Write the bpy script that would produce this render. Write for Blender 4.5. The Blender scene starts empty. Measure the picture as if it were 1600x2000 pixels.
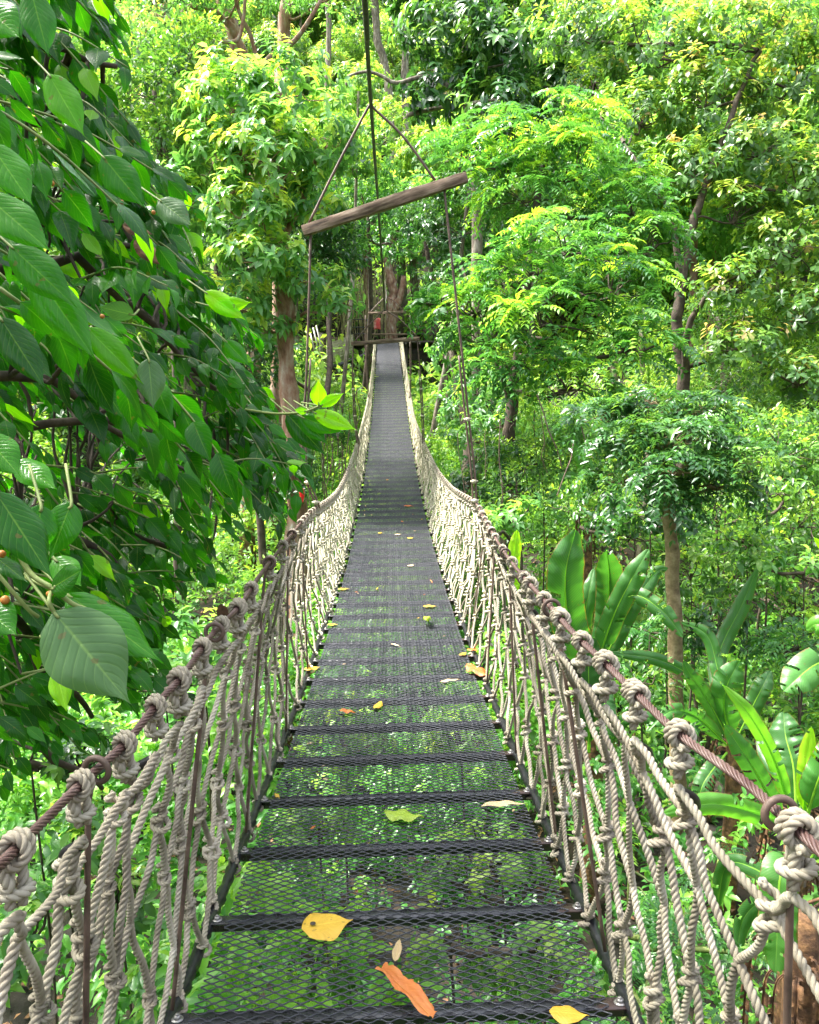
import bpy, math, random
import numpy as np
from mathutils import Matrix, Vector

# ------------------------------------------------------------------ camera
F, PITCH = 1611.0, math.atan((1000 - 790) / 1611.0)
scene = bpy.context.scene
cam = bpy.data.cameras.new("camera")
cam_ob = bpy.data.objects.new("camera", cam)
scene.collection.objects.link(cam_ob)
cam.sensor_fit = 'VERTICAL'
cam.sensor_height = 36.0
cam.lens = 36.0 * F / 2000.0
cam.clip_start = 0.05
cam.clip_end = 2000
cam_ob.location = (0, 0, 0)
cam_ob.rotation_euler = (math.pi / 2 - PITCH, 0, 0)
scene.camera = cam_ob
# ------------------------------------------------------------------ sky, sun, exposure
SUN_EL, SUN_AZ = 60.0, -78.0            # azimuth measured from +Y towards +X
world = bpy.data.worlds.new("World")
scene.world = world
world.use_nodes = True
wn = world.node_tree
sky = wn.nodes.new('ShaderNodeTexSky')
sky.sky_type = 'NISHITA'
sky.sun_disc = False
sky.sun_elevation = math.radians(SUN_EL)
sky.sun_rotation = math.radians(SUN_AZ)
sky.air_density = 1.0
sky.dust_density = 4.0
bg = wn.nodes['Background']
bg.inputs['Strength'].default_value = 0.15
hs = wn.nodes.new('ShaderNodeHueSaturation')      # thin bright overcast: paler than a clear sky
hs.inputs['Saturation'].default_value = 0.45
wn.links.new(sky.outputs[0], hs.inputs['Color'])
wn.links.new(hs.outputs[0], bg.inputs['Color'])
sun = bpy.data.lights.new("sun", 'SUN')
sun.energy = 3.0
sun.angle = math.radians(12)
sun.color = (1.0, 0.96, 0.88)
sun_ob = bpy.data.objects.new("sun", sun)
scene.collection.objects.link(sun_ob)
_d = Vector((math.sin(math.radians(SUN_AZ)) * math.cos(math.radians(SUN_EL)),
             math.cos(math.radians(SUN_AZ)) * math.cos(math.radians(SUN_EL)),
             math.sin(math.radians(SUN_EL))))
sun_ob.rotation_euler = _d.to_track_quat('Z', 'Y').to_euler()
scene.view_settings.view_transform = 'Standard'
scene.view_settings.look = 'None'
scene.view_settings.gamma = 1.0
scene.view_settings.exposure = 2.42
scene.render.engine = 'CYCLES'
cy = scene.cycles
cy.max_bounces = 6
cy.diffuse_bounces = 4
cy.glossy_bounces = 2
cy.transmission_bounces = 4
cy.transparent_max_bounces = 4
cy.caustics_reflective = False
cy.caustics_refractive = False
cy.sample_clamp_indirect = 4.0
cy.use_denoising = True

R = np.random.default_rng(7)
random.seed(7)
COL = scene.collection
CT, ST = math.cos(PITCH), math.sin(PITCH)


def P(px, py, Y):
    """photo pixel + distance ahead (world Y) -> world point"""
    rx, ry = (px - 800) / F, (1000 - py) / F
    v = np.array([rx, CT + ST * ry, ry * CT - ST])
    return v * (Y / v[1])


def nrm(a):
    a = np.asarray(a, float)
    return a / np.maximum(np.linalg.norm(a, axis=-1, keepdims=True), 1e-9)


# ------------------------------------------------------------------ mesh building
def mkmesh(name, parts, mat, smooth=True):
    """parts: list of dict(V, F, uv=None, rnd=None); F (m,3) or (m,4)"""
    Vs, uvs, rnds, offs = [], [], [], 0
    lo, st, k0 = [], [], 0
    for p in parts:
        V = np.asarray(p['V'], np.float32)
        n = len(V)
        Vs.append(V)
        uvs.append(p['uv'] if p.get('uv') is not None else np.zeros((n, 2), np.float32))
        r = p.get('rnd', 0.5)
        rnds.append(np.full(n, r, np.float32) if np.isscalar(r) else np.asarray(r, np.float32))
        for Fa in (p['F'] if isinstance(p['F'], list) else [p['F']]):
            Fa = np.asarray(Fa, np.int32)
            if len(Fa) == 0:
                continue
            k = Fa.shape[1]
            lo.append((Fa + offs).ravel())
            st.append(k0 + np.arange(len(Fa), dtype=np.int32) * k)
            k0 += len(Fa) * k
        offs += n
    V = np.concatenate(Vs)
    L = np.concatenate(lo)
    S = np.concatenate(st)
    me = bpy.data.meshes.new(name)
    me.vertices.add(len(V))
    me.vertices.foreach_set('co', V.ravel())
    me.loops.add(len(L))
    me.loops.foreach_set('vertex_index', L)
    me.polygons.add(len(S))
    me.polygons.foreach_set('loop_start', S)
    if smooth:
        me.polygons.foreach_set('use_smooth', np.ones(len(S), bool))
    uv = np.concatenate(uvs).astype(np.float32)
    ul = me.uv_layers.new(name='UVMap')
    ul.data.foreach_set('uv', uv[L].ravel())
    at = me.attributes.new('rnd', 'FLOAT', 'POINT')
    at.data.foreach_set('value', np.concatenate(rnds))
    me.update(calc_edges=True)
    me.validate()
    me.materials.append(mat)
    return me


def ob(name, data, parent=None, loc=None):
    o = bpy.data.objects.new(name, data)
    COL.objects.link(o)
    if parent:
        o.parent = parent
    if loc is not None:
        o.location = loc
    return o


def mk(name, parts, mat, parent=None, smooth=True, loc=None):
    return ob(name, mkmesh(name, parts, mat, smooth), parent, loc)


def tag(o, label=None, cat=None, group=None, kind=None):
    if label: o['label'] = label
    if cat: o['category'] = cat
    if group: o['group'] = group
    if kind: o['kind'] = kind
    return o


def thing(name, label, cat, loc=(0, 0, 0), group=None):
    o = bpy.data.objects.new(name, None)
    COL.objects.link(o)
    o.location = tuple(float(v) for v in loc)
    return tag(o, label, cat, group)


def frames(pts):
    """parallel transport frames"""
    n = len(pts)
    T = np.gradient(pts, axis=0)
    T = nrm(T)
    U = np.zeros((n, 3))
    a = np.array([0, 0, 1.0]) if abs(T[0][2]) < 0.9 else np.array([1.0, 0, 0])
    u = nrm(np.cross(T[0], a))
    for i in range(n):
        u = u - T[i] * np.dot(u, T[i])
        u = u / (np.linalg.norm(u) + 1e-12)
        U[i] = u
    W = np.cross(T, U)
    return T, U, W


def tube(pts, r, k=8, lobes=0, depth=0.25, pitch=0.05, cap=True, rnd=0.5, phase=0.0):
    pts = np.asarray(pts, float)
    n = len(pts)
    r = np.full(n, r, float) if np.isscalar(r) else np.asarray(r, float)
    T, U, W = frames(pts)
    s = np.concatenate([[0], np.cumsum(np.linalg.norm(np.diff(pts, axis=0), axis=1))])
    th = np.linspace(0, 2 * math.pi, k, endpoint=False)
    rr = np.repeat(r[:, None], k, 1)
    if lobes:
        ph = th[None, :] - (2 * math.pi * s / pitch)[:, None] + phase
        rr = rr * (1 - depth + depth * 1.3 * np.abs(np.sin(lobes * ph / 2)) ** 0.7)
    V = pts[:, None, :] + rr[..., None] * (np.cos(th)[None, :, None] * U[:, None, :] + np.sin(th)[None, :, None] * W[:, None, :])
    V = V.reshape(-1, 3)
    i = np.arange(n - 1)[:, None] * k
    j = np.arange(k)[None, :]
    j2 = (j + 1) % k
    Fq = np.stack([i + j, i + j2, i + k + j2, i + k + j], -1).reshape(-1, 4)
    uv = np.stack([np.repeat(th[None, :] / (2 * math.pi), n, 0), np.repeat(s[:, None], k, 1)], -1).reshape(-1, 2)
    Fs = [Fq]
    if cap:
        V = np.concatenate([V, pts[:1], pts[-1:]])
        uv = np.concatenate([uv, [[0, 0], [0, s[-1]]]])
        jj = np.arange(k)
        Fs.append(np.stack([np.full(k, n * k), (jj + 1) % k, jj], -1))
        b = (n - 1) * k
        Fs.append(np.stack([np.full(k, n * k + 1), b + jj, b + (jj + 1) % k], -1))
    return dict(V=V, F=Fs, uv=uv, rnd=rnd)


def strands(pts, R_, ns, pitch, k=6, rnd=0.5, phase=0.0):
    """laid rope: ns round strands twisted about the path"""
    pts = np.asarray(pts, float)
    n = len(pts)
    T, U, W = frames(pts)
    s = np.concatenate([[0], np.cumsum(np.linalg.norm(np.diff(pts, axis=0), axis=1))])
    sr = {3: .56, 6: .36}[ns] * R_
    od = (R_ - sr)
    th = np.linspace(0, 2 * math.pi, k, endpoint=False)
    out = []
    i = np.arange(n - 1)[:, None] * k
    j = np.arange(k)[None, :]
    j2 = (j + 1) % k
    Fq = np.stack([i + j, i + j2, i + k + j2, i + k + j], -1).reshape(-1, 4)
    for q in range(ns):
        a = phase + 2 * math.pi * (q / ns + s / pitch)
        c = pts + od * (np.cos(a)[:, None] * U + np.sin(a)[:, None] * W)
        V = c[:, None] + sr * (np.cos(th)[None, :, None] * U[:, None] + np.sin(th)[None, :, None] * W[:, None])
        uv = np.stack([np.repeat(th[None, :] / 6.283, n, 0), np.repeat(s[:, None], k, 1)], -1).reshape(-1, 2)
        V = np.concatenate([V.reshape(-1, 3), c[:1], c[-1:]])
        uv = np.concatenate([uv, [[0, 0], [0, 0]]])
        jj = np.arange(k); b = (n - 1) * k
        out.append(dict(V=V, F=[Fq, np.stack([np.full(k, n * k), (jj + 1) % k, jj], -1), np.stack([np.full(k, n * k + 1), b + jj, b + (jj + 1) % k], -1)], uv=uv))
    V, Fs, uv, off = [], [], [], 0
    for p in out:
        V.append(p['V']); uv.append(p['uv'])
        Fs += [f + off for f in p['F']]
        off += len(p['V'])
    return dict(V=np.concatenate(V), F=Fs, uv=np.concatenate(uv), rnd=rnd)


def spline(pts, m):
    """Catmull-Rom through pts, m samples per span"""
    p = np.asarray(pts, float)
    p = np.concatenate([[2 * p[0] - p[1]], p, [2 * p[-1] - p[-2]]])
    out = []
    t = np.linspace(0, 1, m, endpoint=False)[:, None]
    for i in range(1, len(p) - 2):
        a, b, c, d = p[i - 1], p[i], p[i + 1], p[i + 2]
        out.append(0.5 * ((2 * b) + (-a + c) * t + (2 * a - 5 * b + 4 * c - d) * t ** 2 + (-a + 3 * b - 3 * c + d) * t ** 3))
    out.append(p[-2:-1])
    return np.concatenate(out)


def box(c, s, M=None, bev=0.0):
    """box with centre c, full sizes s, optional 3x3 M; bevelled by chamfered profile along x"""
    c = np.asarray(c, float); s = np.asarray(s, float) / 2
    if bev <= 0:
        V = np.array([[x, y, z] for x in (-1, 1) for y in (-1, 1) for z in (-1, 1)], float) * s
        Fq = np.array([[0, 1, 3, 2], [4, 6, 7, 5], [0, 4, 5, 1], [2, 3, 7, 6], [0, 2, 6, 4], [1, 5, 7, 3]])
        Fs = [Fq]
    else:
        b = bev
        prof = np.array([[-s[1] + b, -s[2]], [s[1] - b, -s[2]], [s[1], -s[2] + b], [s[1], s[2] - b],
                         [s[1] - b, s[2]], [-s[1] + b, s[2]], [-s[1], s[2] - b], [-s[1], -s[2] + b]])
        xs = [(-s[0], .8), (-s[0] + b, 1), (s[0] - b, 1), (s[0], .8)]
        V = []
        for x, f in xs:
            q = prof.copy()
            if f < 1:
                q = q * ((s[1:] - b) / s[1:])
            V += [[x, a, d] for a, d in q]
        V = np.array(V)
        i = np.arange(3)[:, None] * 8; j = np.arange(8)[None, :]
        Fq = np.stack([i + j, i + 8 + j, i + 8 + (j + 1) % 8, i + (j + 1) % 8], -1).reshape(-1, 4)
        Fs = [Fq, np.arange(8)[None, :], np.arange(31, 23, -1)[None, :]]
    if M is not None:
        V = V @ np.asarray(M).T
    return dict(V=V + c, F=Fs)


def xf(p, M, t):
    q = dict(p)
    q['V'] = np.asarray(p['V']) @ np.asarray(M).T + np.asarray(t)
    return q


# ------------------------------------------------------------------ materials
def newmat(name):
    m = bpy.data.materials.new(name)
    m.use_nodes = True
    return m, m.node_tree, m.node_tree.nodes['Principled BSDF']


def N(nt, typ, **kw):
    n = nt.nodes.new(typ)
    for k, v in kw.items():
        setattr(n, k, v)
    return n


def ramp(nt, fac, stops):
    r = N(nt, 'ShaderNodeValToRGB')
    e = r.color_ramp.elements
    while len(e) < len(stops):
        e.new(0.5)
    for i, (p, c) in enumerate(stops):
        e[i].position = p
        e[i].color = (*c, 1)
    nt.links.new(fac, r.inputs[0])
    return r.outputs[0]


def leafmat(name, stops, tscale=(2.4, 2.2, 1.1), tmix=0.42, rough=0.38, veins=0, spec=0.5, nscale=0.6):
    """leaf: reflecting face plus light passing through; colour varies leaf by leaf and plant patch by patch"""
    m, nt, b = newmat(name)
    at = N(nt, 'ShaderNodeAttribute', attribute_name='rnd')
    no = N(nt, 'ShaderNodeTexNoise')
    no.inputs['Scale'].default_value = nscale
    tc = N(nt, 'ShaderNodeTexCoord')
    nt.links.new(tc.outputs['Object'], no.inputs['Vector'])
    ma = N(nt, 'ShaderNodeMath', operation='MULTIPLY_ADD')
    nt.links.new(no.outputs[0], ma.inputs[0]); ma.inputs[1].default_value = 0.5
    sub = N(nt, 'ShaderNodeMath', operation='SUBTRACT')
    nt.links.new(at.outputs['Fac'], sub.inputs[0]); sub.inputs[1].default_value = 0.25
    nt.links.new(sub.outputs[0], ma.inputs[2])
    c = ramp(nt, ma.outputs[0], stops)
    nt.links.new(c, b.inputs['Base Color'])
    b.inputs['Roughness'].default_value = rough
    b.inputs['Specular IOR Level'].default_value = spec
    if veins:
        uv = N(nt, 'ShaderNodeUVMap')
        sx = N(nt, 'ShaderNodeSeparateXYZ')
        nt.links.new(uv.outputs[0], sx.inputs[0])

        def mth(op, a, b2=None, c2=None):
            q = N(nt, 'ShaderNodeMath', operation=op)
            for i, v in enumerate((a, b2, c2)):
                if v is None: continue
                if isinstance(v, (int, float)): q.inputs[i].default_value = v
                else: nt.links.new(v, q.inputs[i])
            return q.outputs[0]
        u = mth('ABSOLUTE', mth('SUBTRACT', sx.outputs[0], 0.5))
        slope = 0.55 if veins < 40 else 0.15
        ph = mth('MULTIPLY', mth('SUBTRACT', sx.outputs[1], mth('MULTIPLY', u, slope)), float(veins))
        w = mth('ABSOLUTE', mth('SUBTRACT', mth('FRACT', ph), 0.5))
        side = mth('SUBTRACT', 1.0, mth('MINIMUM', mth('MULTIPLY', w, 14.0 if veins < 40 else 5.0), 1.0))
        mid = mth('SUBTRACT', 1.0, mth('MINIMUM', mth('MULTIPLY', u, 34.0), 1.0))
        vv = mth('MAXIMUM', mth('MULTIPLY', side, 0.34 if veins < 40 else 0.22), mth('MULTIPLY', mid, .8))
        mx = N(nt, 'ShaderNodeMixRGB', blend_type='MIX')
        nt.links.new(vv, mx.inputs[0]); nt.links.new(c, mx.inputs[1])
        lt = N(nt, 'ShaderNodeMixRGB', blend_type='ADD')
        lt.inputs[0].default_value = 1.0
        nt.links.new(c, lt.inputs[1]); lt.inputs[2].default_value = (0.12, 0.16, 0.03, 1)
        nt.links.new(lt.outputs[0], mx.inputs[2])
        c = mx.outputs[0]
        nt.links.new(c, b.inputs['Base Color'])
        sp = N(nt, 'ShaderNodeTexNoise'); sp.inputs['Scale'].default_value = 38.0; sp.inputs['Detail'].default_value = 3
        nt.links.new(tc.outputs['Object'], sp.inputs['Vector'])
        sf = mth('MULTIPLY', mth('GREATER_THAN', sp.outputs[0], 0.69), 0.55)
        if veins > 40:
            sf = mth('MAXIMUM', sf, mth('MULTIPLY', mth('GREATER_THAN', mth('ADD', u, mth('MULTIPLY', sp.outputs[0], .12)), .535), 0.8))
        mx2 = N(nt, 'ShaderNodeMixRGB', blend_type='MIX')
        nt.links.new(sf, mx2.inputs[0]); nt.links.new(c, mx2.inputs[1]); mx2.inputs[2].default_value = (0.16, 0.10, 0.03, 1)
        c = mx2.outputs[0]
        nt.links.new(c, b.inputs['Base Color'])
        bp = N(nt, 'ShaderNodeBump'); bp.inputs['Strength'].default_value = 0.22; bp.inputs['Distance'].default_value = 0.002
        inv = mth('SUBTRACT', mth('MINIMUM', mth('MULTIPLY', w, 4.0), 1.0), mid)
        nt.links.new(inv, bp.inputs['Height']); nt.links.new(bp.outputs[0], b.inputs['Normal'])
    tr = N(nt, 'ShaderNodeBsdfTranslucent')
    mul = N(nt, 'ShaderNodeMixRGB', blend_type='MULTIPLY')
    mul.inputs[0].default_value = 1.0
    nt.links.new(c, mul.inputs[1]); mul.inputs[2].default_value = (*tscale, 1)
    nt.links.new(mul.outputs[0], tr.inputs[0])
    mix = N(nt, 'ShaderNodeMixShader'); mix.inputs[0].default_value = tmix
    nt.links.new(b.outputs[0], mix.inputs[1]); nt.links.new(tr.outputs[0], mix.inputs[2])
    nt.links.new(mix.outputs[0], nt.nodes['Material Output'].inputs[0])
    return m


def noisemat(name, stops, scale=8, rough=0.8, bump=0.3, detail=6, dist=0.01, stretch=(1, 1, 1), metal=0.0, rvar=None):
    m, nt, b = newmat(name)
    tc = N(nt, 'ShaderNodeTexCoord')
    mp = N(nt, 'ShaderNodeMapping'); mp.inputs['Scale'].default_value = stretch
    nt.links.new(tc.outputs['Object'], mp.inputs[0])
    no = N(nt, 'ShaderNodeTexNoise')
    no.inputs['Scale'].default_value = scale; no.inputs['Detail'].default_value = detail
    no.inputs['Roughness'].default_value = 0.62
    nt.links.new(mp.outputs[0], no.inputs[0])
    nt.links.new(ramp(nt, no.outputs[0], stops), b.inputs['Base Color'])
    b.inputs['Roughness'].default_value = rough
    b.inputs['Metallic'].default_value = metal
    if rvar:
        nt.links.new(ramp(nt, no.outputs[0], [(0.35, (rvar[0],) * 3), (0.65, (rvar[1],) * 3)]), b.inputs['Roughness'])
    if bump:
        bp = N(nt, 'ShaderNodeBump'); bp.inputs['Strength'].default_value = bump; bp.inputs['Distance'].default_value = dist
        nt.links.new(no.outputs[0], bp.inputs['Height']); nt.links.new(bp.outputs[0], b.inputs['Normal'])
    return m


MAT = {}
MAT['rope'] = noisemat('rope_fibre', [(0.28, (0.13, 0.105, 0.075)), (0.5, (0.31, 0.27, 0.205)), (0.72, (0.47, 0.43, 0.345))], scale=9, rough=0.85, bump=0.6, dist=0.003)
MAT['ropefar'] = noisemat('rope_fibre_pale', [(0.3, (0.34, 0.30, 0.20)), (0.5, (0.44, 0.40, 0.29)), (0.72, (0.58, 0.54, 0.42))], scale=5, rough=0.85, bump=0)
MAT['wire'] = noisemat('rusty_wire', [(0.3, (0.07, 0.030, 0.026)), (0.55, (0.12, 0.070, 0.058)), (0.75, (0.21, 0.15, 0.13))], scale=22, rough=0.5, bump=0.3, dist=0.002)
MAT['cable'] = noisemat('dark_cable', [(0.3, (0.02, 0.018, 0.016)), (0.7, (0.07, 0.06, 0.05))], scale=30, rough=0.5, bump=0.2)
MAT['brownwire'] = noisemat('brown_wire', [(0.3, (0.05, 0.03, 0.022)), (0.7, (0.18, 0.12, 0.09))], scale=14, rough=0.6, bump=0.2)
MAT['black'] = noisemat('black_painted_steel', [(0.35, (0.012, 0.012, 0.014)), (0.68, (0.035, 0.036, 0.042))], scale=18, rough=0.3, bump=0.15, rvar=(0.18, 0.42))
MAT['mesh'] = noisemat('black_mesh_steel', [(0.35, (0.018, 0.019, 0.024)), (0.68, (0.055, 0.058, 0.072))], scale=1.4, rough=0.4, bump=0, rvar=(0.28, 0.45), metal=0.30)
MAT['tape'] = noisemat('black_tape', [(0.3, (0.006, 0.006, 0.007)), (0.7, (0.02, 0.02, 0.024))], scale=30, rough=0.35, bump=0.3, dist=0.003)
MAT['wood'] = noisemat('weathered_wood', [(0.30, (0.025, 0.017, 0.011)), (0.43, (0.11, 0.07, 0.044)), (0.56, (0.20, 0.14, 0.095)), (0.72, (0.33, 0.26, 0.19))], scale=6, rough=0.85, bump=0.35, stretch=(0.8, 7, 7), dist=0.006)
MAT['darkwood'] = noisemat('dark_timber', [(0.3, (0.012, 0.010, 0.008)), (0.7, (0.07, 0.055, 0.04))], scale=9, rough=0.8, bump=0.4)
MAT['steel'] = noisemat('dull_steel', [(0.3, (0.16, 0.15, 0.14)), (0.7, (0.42, 0.40, 0.38))], scale=40, rough=0.45, bump=0.1, metal=0.6)
MAT['bark_red'] = noisemat('reddish_bark', [(0.3, (0.09, 0.04, 0.022)), (0.46, (0.25, 0.13, 0.08)), (0.6, (0.34, 0.25, 0.18)), (0.72, (0.52, 0.47, 0.40))], scale=5, rough=0.85, bump=0.7, dist=0.03, stretch=(1.5, 1.5, .6))
MAT['bark_grey'] = noisemat('grey_bark', [(0.3, (0.05, 0.04, 0.03)), (0.5, (0.17, 0.14, 0.10)), (0.7, (0.36, 0.33, 0.27))], scale=6, rough=0.85, bump=0.7, dist=0.03, stretch=(1.5, 1.5, .5))
MAT['bark_tan'] = noisemat('tan_bark', [(0.3, (0.10, 0.07, 0.035)), (0.5, (0.22, 0.16, 0.08)), (0.7, (0.34, 0.27, 0.16))], scale=12, rough=0.85, bump=0.8, dist=0.02)
MAT['bark_dark'] = noisemat('dark_bark', [(0.3, (0.02, 0.015, 0.010)), (0.6, (0.09, 0.065, 0.045)), (0.75, (0.20, 0.16, 0.12))], scale=8, rough=0.85, bump=0.6, dist=0.02)
MAT['soil'] = noisemat('leaf_litter_soil', [(0.3, (0.006, 0.005, 0.003)), (0.45, (0.014, 0.011, 0.006)), (0.58, (0.032, 0.020, 0.011)), (0.75, (0.012, 0.024, 0.006))], scale=1.6, rough=0.95, bump=0.9, detail=12, dist=0.1)
MAT['twig'] = noisemat('green_twig', [(0.3, (0.12, 0.17, 0.04)), (0.7, (0.28, 0.34, 0.10))], scale=20, rough=0.6, bump=0)
MAT['deadleaf'] = noisemat('dead_leaf_brown', [(0.3, (0.03, 0.016, 0.009)), (0.48, (0.12, 0.06, 0.028)), (0.62, (0.27, 0.14, 0.06)), (0.76, (0.40, 0.26, 0.13))], scale=14, rough=0.85, bump=0.9, dist=0.02)

def weather(m, stain, lo=.45, hi=.66, amt=.6):
    nt = m.node_tree; b = nt.nodes['Principled BSDF']
    src = b.inputs['Base Color'].links[0].from_socket
    at = N(nt, 'ShaderNodeAttribute', attribute_name='rnd')
    tc = N(nt, 'ShaderNodeTexCoord'); no = N(nt, 'ShaderNodeTexNoise')
    no.inputs['Scale'].default_value = 2.6; no.inputs['Detail'].default_value = 8
    nt.links.new(tc.outputs['Object'], no.inputs[0])
    f = ramp(nt, no.outputs[0], [(lo, (0, 0, 0)), (hi, (amt,) * 3)])
    mx = N(nt, 'ShaderNodeMixRGB', blend_type='MIX')
    nt.links.new(f, mx.inputs[0]); nt.links.new(src, mx.inputs[1]); mx.inputs[2].default_value = (*stain, 1)
    mr = N(nt, 'ShaderNodeMapRange'); mr.inputs['To Min'].default_value = .84; mr.inputs['To Max'].default_value = 1.42
    nt.links.new(at.outputs['Fac'], mr.inputs['Value'])
    mu = N(nt, 'ShaderNodeVectorMath', operation='SCALE')
    nt.links.new(mx.outputs[0], mu.inputs[0]); nt.links.new(mr.outputs[0], mu.inputs['Scale'])
    nt.links.new(mu.outputs[0], b.inputs['Base Color'])


weather(MAT['rope'], (.15, .145, .09), amt=.42)
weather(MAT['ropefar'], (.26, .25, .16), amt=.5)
weather(MAT['black'], (.10, .045, .022), .58, .70, .7)
# leaf colours, dark to young
MAT['ficus'] = leafmat('ficus_leaf', [(0.0, (0.008, 0.045, 0.004)), (0.40, (0.022, 0.135, 0.006)), (0.75, (0.055, 0.24, 0.008)), (0.97, (0.25, 0.50, 0.012))], tscale=(2.3, 3.0, 0.6), tmix=0.46, rough=0.24, veins=11, spec=0.36)
MAT['bigleaf'] = leafmat('big_leaf_underside', [(0.0, (0.05, 0.13, 0.04)), (1.0, (0.12, 0.24, 0.07))], tscale=(1.6, 2.0, 1.0), tmix=0.35, rough=0.4, veins=10, spec=0.5)
MAT['broad'] = leafmat('broad_leaf', [(0.05, (0.06, 0.18, 0.05)), (0.45, (0.15, 0.34, 0.095)), (0.75, (0.25, 0.43, 0.11)), (0.95, (0.40, 0.52, 0.08))], tmix=0.42, rough=0.34, spec=0.6)
MAT['pinna'] = leafmat('pinna_leaf', [(0.05, (0.03, 0.12, 0.03)), (0.45, (0.085, 0.25, 0.05)), (0.72, (0.17, 0.36, 0.055)), (0.95, (0.29, 0.49, 0.05))], tmix=0.40, rough=0.32, spec=0.6)
MAT['redtip'] = leafmat('redtip_leaf', [(0.05, (0.05, 0.13, 0.035)), (0.42, (0.115, 0.25, 0.055)), (0.66, (0.20, 0.35, 0.06)), (0.93, (0.29, 0.42, 0.07)), (1.0, (0.44, 0.33, 0.17))], tmix=0.42, rough=0.36, spec=0.6)
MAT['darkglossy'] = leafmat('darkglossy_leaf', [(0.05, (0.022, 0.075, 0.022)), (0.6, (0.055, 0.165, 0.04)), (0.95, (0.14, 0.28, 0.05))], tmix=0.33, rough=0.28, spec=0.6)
MAT['finel'] = leafmat('finel_leaf', [(0.05, (0.035, 0.11, 0.022)), (0.5, (0.095, 0.23, 0.04)), (0.9, (0.23, 0.37, 0.05))], tmix=0.42, rough=0.38)
MAT['far'] = leafmat('far_canopy_leaf', [(0.05, (0.07, 0.18, 0.04)), (0.5, (0.18, 0.34, 0.07)), (0.9, (0.33, 0.46, 0.09))], tmix=0.45, rough=0.45, nscale=0.2)
MAT['cover'] = leafmat('cover_leaf', [(0.05, (0.03, 0.12, 0.025)), (0.5, (0.085, 0.26, 0.045)), (0.92, (0.26, 0.46, 0.06))], tmix=0.42, rough=0.34)
MAT['banana'] = leafmat('banana_leaf', [(0.05, (0.025, 0.09, 0.022)), (0.5, (0.06, 0.19, 0.04)), (0.8, (0.11, 0.30, 0.04)), (0.97, (0.26, 0.47, 0.02))], tscale=(2.2, 2.6, 0.8), tmix=0.34, rough=0.36, veins=60, spec=0.5)
MAT['yellowleaf'] = leafmat('yellow_fallen_leaf', [(0.0, (0.50, 0.27, 0.02)), (1.0, (0.78, 0.52, 0.06))], tscale=(1, 1, 1), tmix=0.2, rough=0.5, veins=9, nscale=25)
MAT['greenfallen'] = leafmat('green_fallen_leaf', [(0.0, (0.22, 0.36, 0.02)), (1.0, (0.42, 0.55, 0.05))], tscale=(1, 1, 1), tmix=0.2, rough=0.4, veins=12, nscale=20)
MAT['orangeleaf'] = leafmat('orange_fallen_leaf', [(0.0, (0.30, 0.05, 0.010)), (0.5, (0.50, 0.13, 0.02)), (1.0, (0.66, 0.30, 0.08))], tscale=(1, 1, 1), tmix=0.15, rough=0.55, veins=9, nscale=25)
MAT['beigeleaf'] = leafmat('beige_fallen_leaf', [(0.0, (0.42, 0.27, 0.12)), (1.0, (0.70, 0.56, 0.34))], tscale=(1, 1, 1), tmix=0.15, rough=0.6, veins=9, nscale=25)
#%%BRIDGE
# ------------------------------------------------------------------ suspension bridge
ZC = [-7.39500723e-05, 8.67143495e-03, -1.35864263e-01, -1.33233623e+00]
END_Y = 45.6


def deck_z(Y): return np.polyval(ZC, Y)
def deck_x(Y): return -0.0001 * Y ** 2 - 0.0219 * Y + 0.0183
DECK_ROLL = math.radians(1.4)


def deck_frame(Y):
    e = 1e-3
    t = nrm([deck_x(Y + e) - deck_x(Y - e), 2 * e, deck_z(Y + e) - deck_z(Y - e)])
    x = np.array([math.cos(DECK_ROLL), 0, math.sin(DECK_ROLL)])
    x = nrm(x - t * np.dot(x, t))
    z = np.cross(x, t)
    return np.stack([x, t, z], 1), np.array([deck_x(Y), Y, deck_z(Y)])


def interp_pts(Ys, pts):
    Ys = np.array(Ys); pts = np.array(pts)
    def f(Y):
        Y = np.asarray(Y, float)
        # smooth cubic (Hermite) interpolation
        m = np.gradient(pts, Ys, axis=0)
        i = np.clip(np.searchsorted(Ys, Y) - 1, 0, len(Ys) - 2)
        h = (Ys[i + 1] - Ys[i])
        t = ((Y - Ys[i]) / h)
        t = t[..., None] if t.ndim else t
        hh = h[..., None] if np.ndim(h) else h
        return ((2 * t ** 3 - 3 * t ** 2 + 1) * pts[i] + (t ** 3 - 2 * t ** 2 + t) * hh * m[i]
                + (-2 * t ** 3 + 3 * t ** 2) * pts[i + 1] + (t ** 3 - t ** 2) * hh * m[i + 1])
    return f


RL = [(0, 1690, 1.03), (90, 1600, 1.2), (160, 1530, 1.33), (245, 1452, 1.48), (305, 1378, 1.62), (350, 1328, 1.75), (410, 1245, 2.05), (465, 1188, 2.4),
      (505, 1128, 2.85), (540, 1082, 3.5), (575, 1038, 4.6), (600, 1008, 6.0), (618, 992, 7.4), (640, 978, 8.6), (660, 958, 10.4), (675, 930, 12.2),
      (688, 895, 14.4), (697, 868, 16.2), (710, 820, 20.4), (720, 775, 25.5), (727, 722, 32), (731, 668, 45.6)]
RR = [(1600, 1660, 1.03), (1530, 1595, 1.12), (1480, 1548, 1.2), (1320, 1428, 1.45), (1238, 1350, 1.65), (1175, 1288, 1.84), (1130, 1246, 2.0), (1080, 1190, 2.3),
      (1030, 1135, 2.9), (990, 1085, 3.9), (965, 1045, 5.0), (945, 1010, 6.2), (930, 984, 7.4), (895, 962, 9.0), (882, 952, 10.2), (857, 922, 12.3), (845, 900, 14.0),
      (829, 866, 16.2), (810, 818, 20.4), (802, 775, 25.5), (794, 722, 32), (785, 660, 45.6)]


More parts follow.
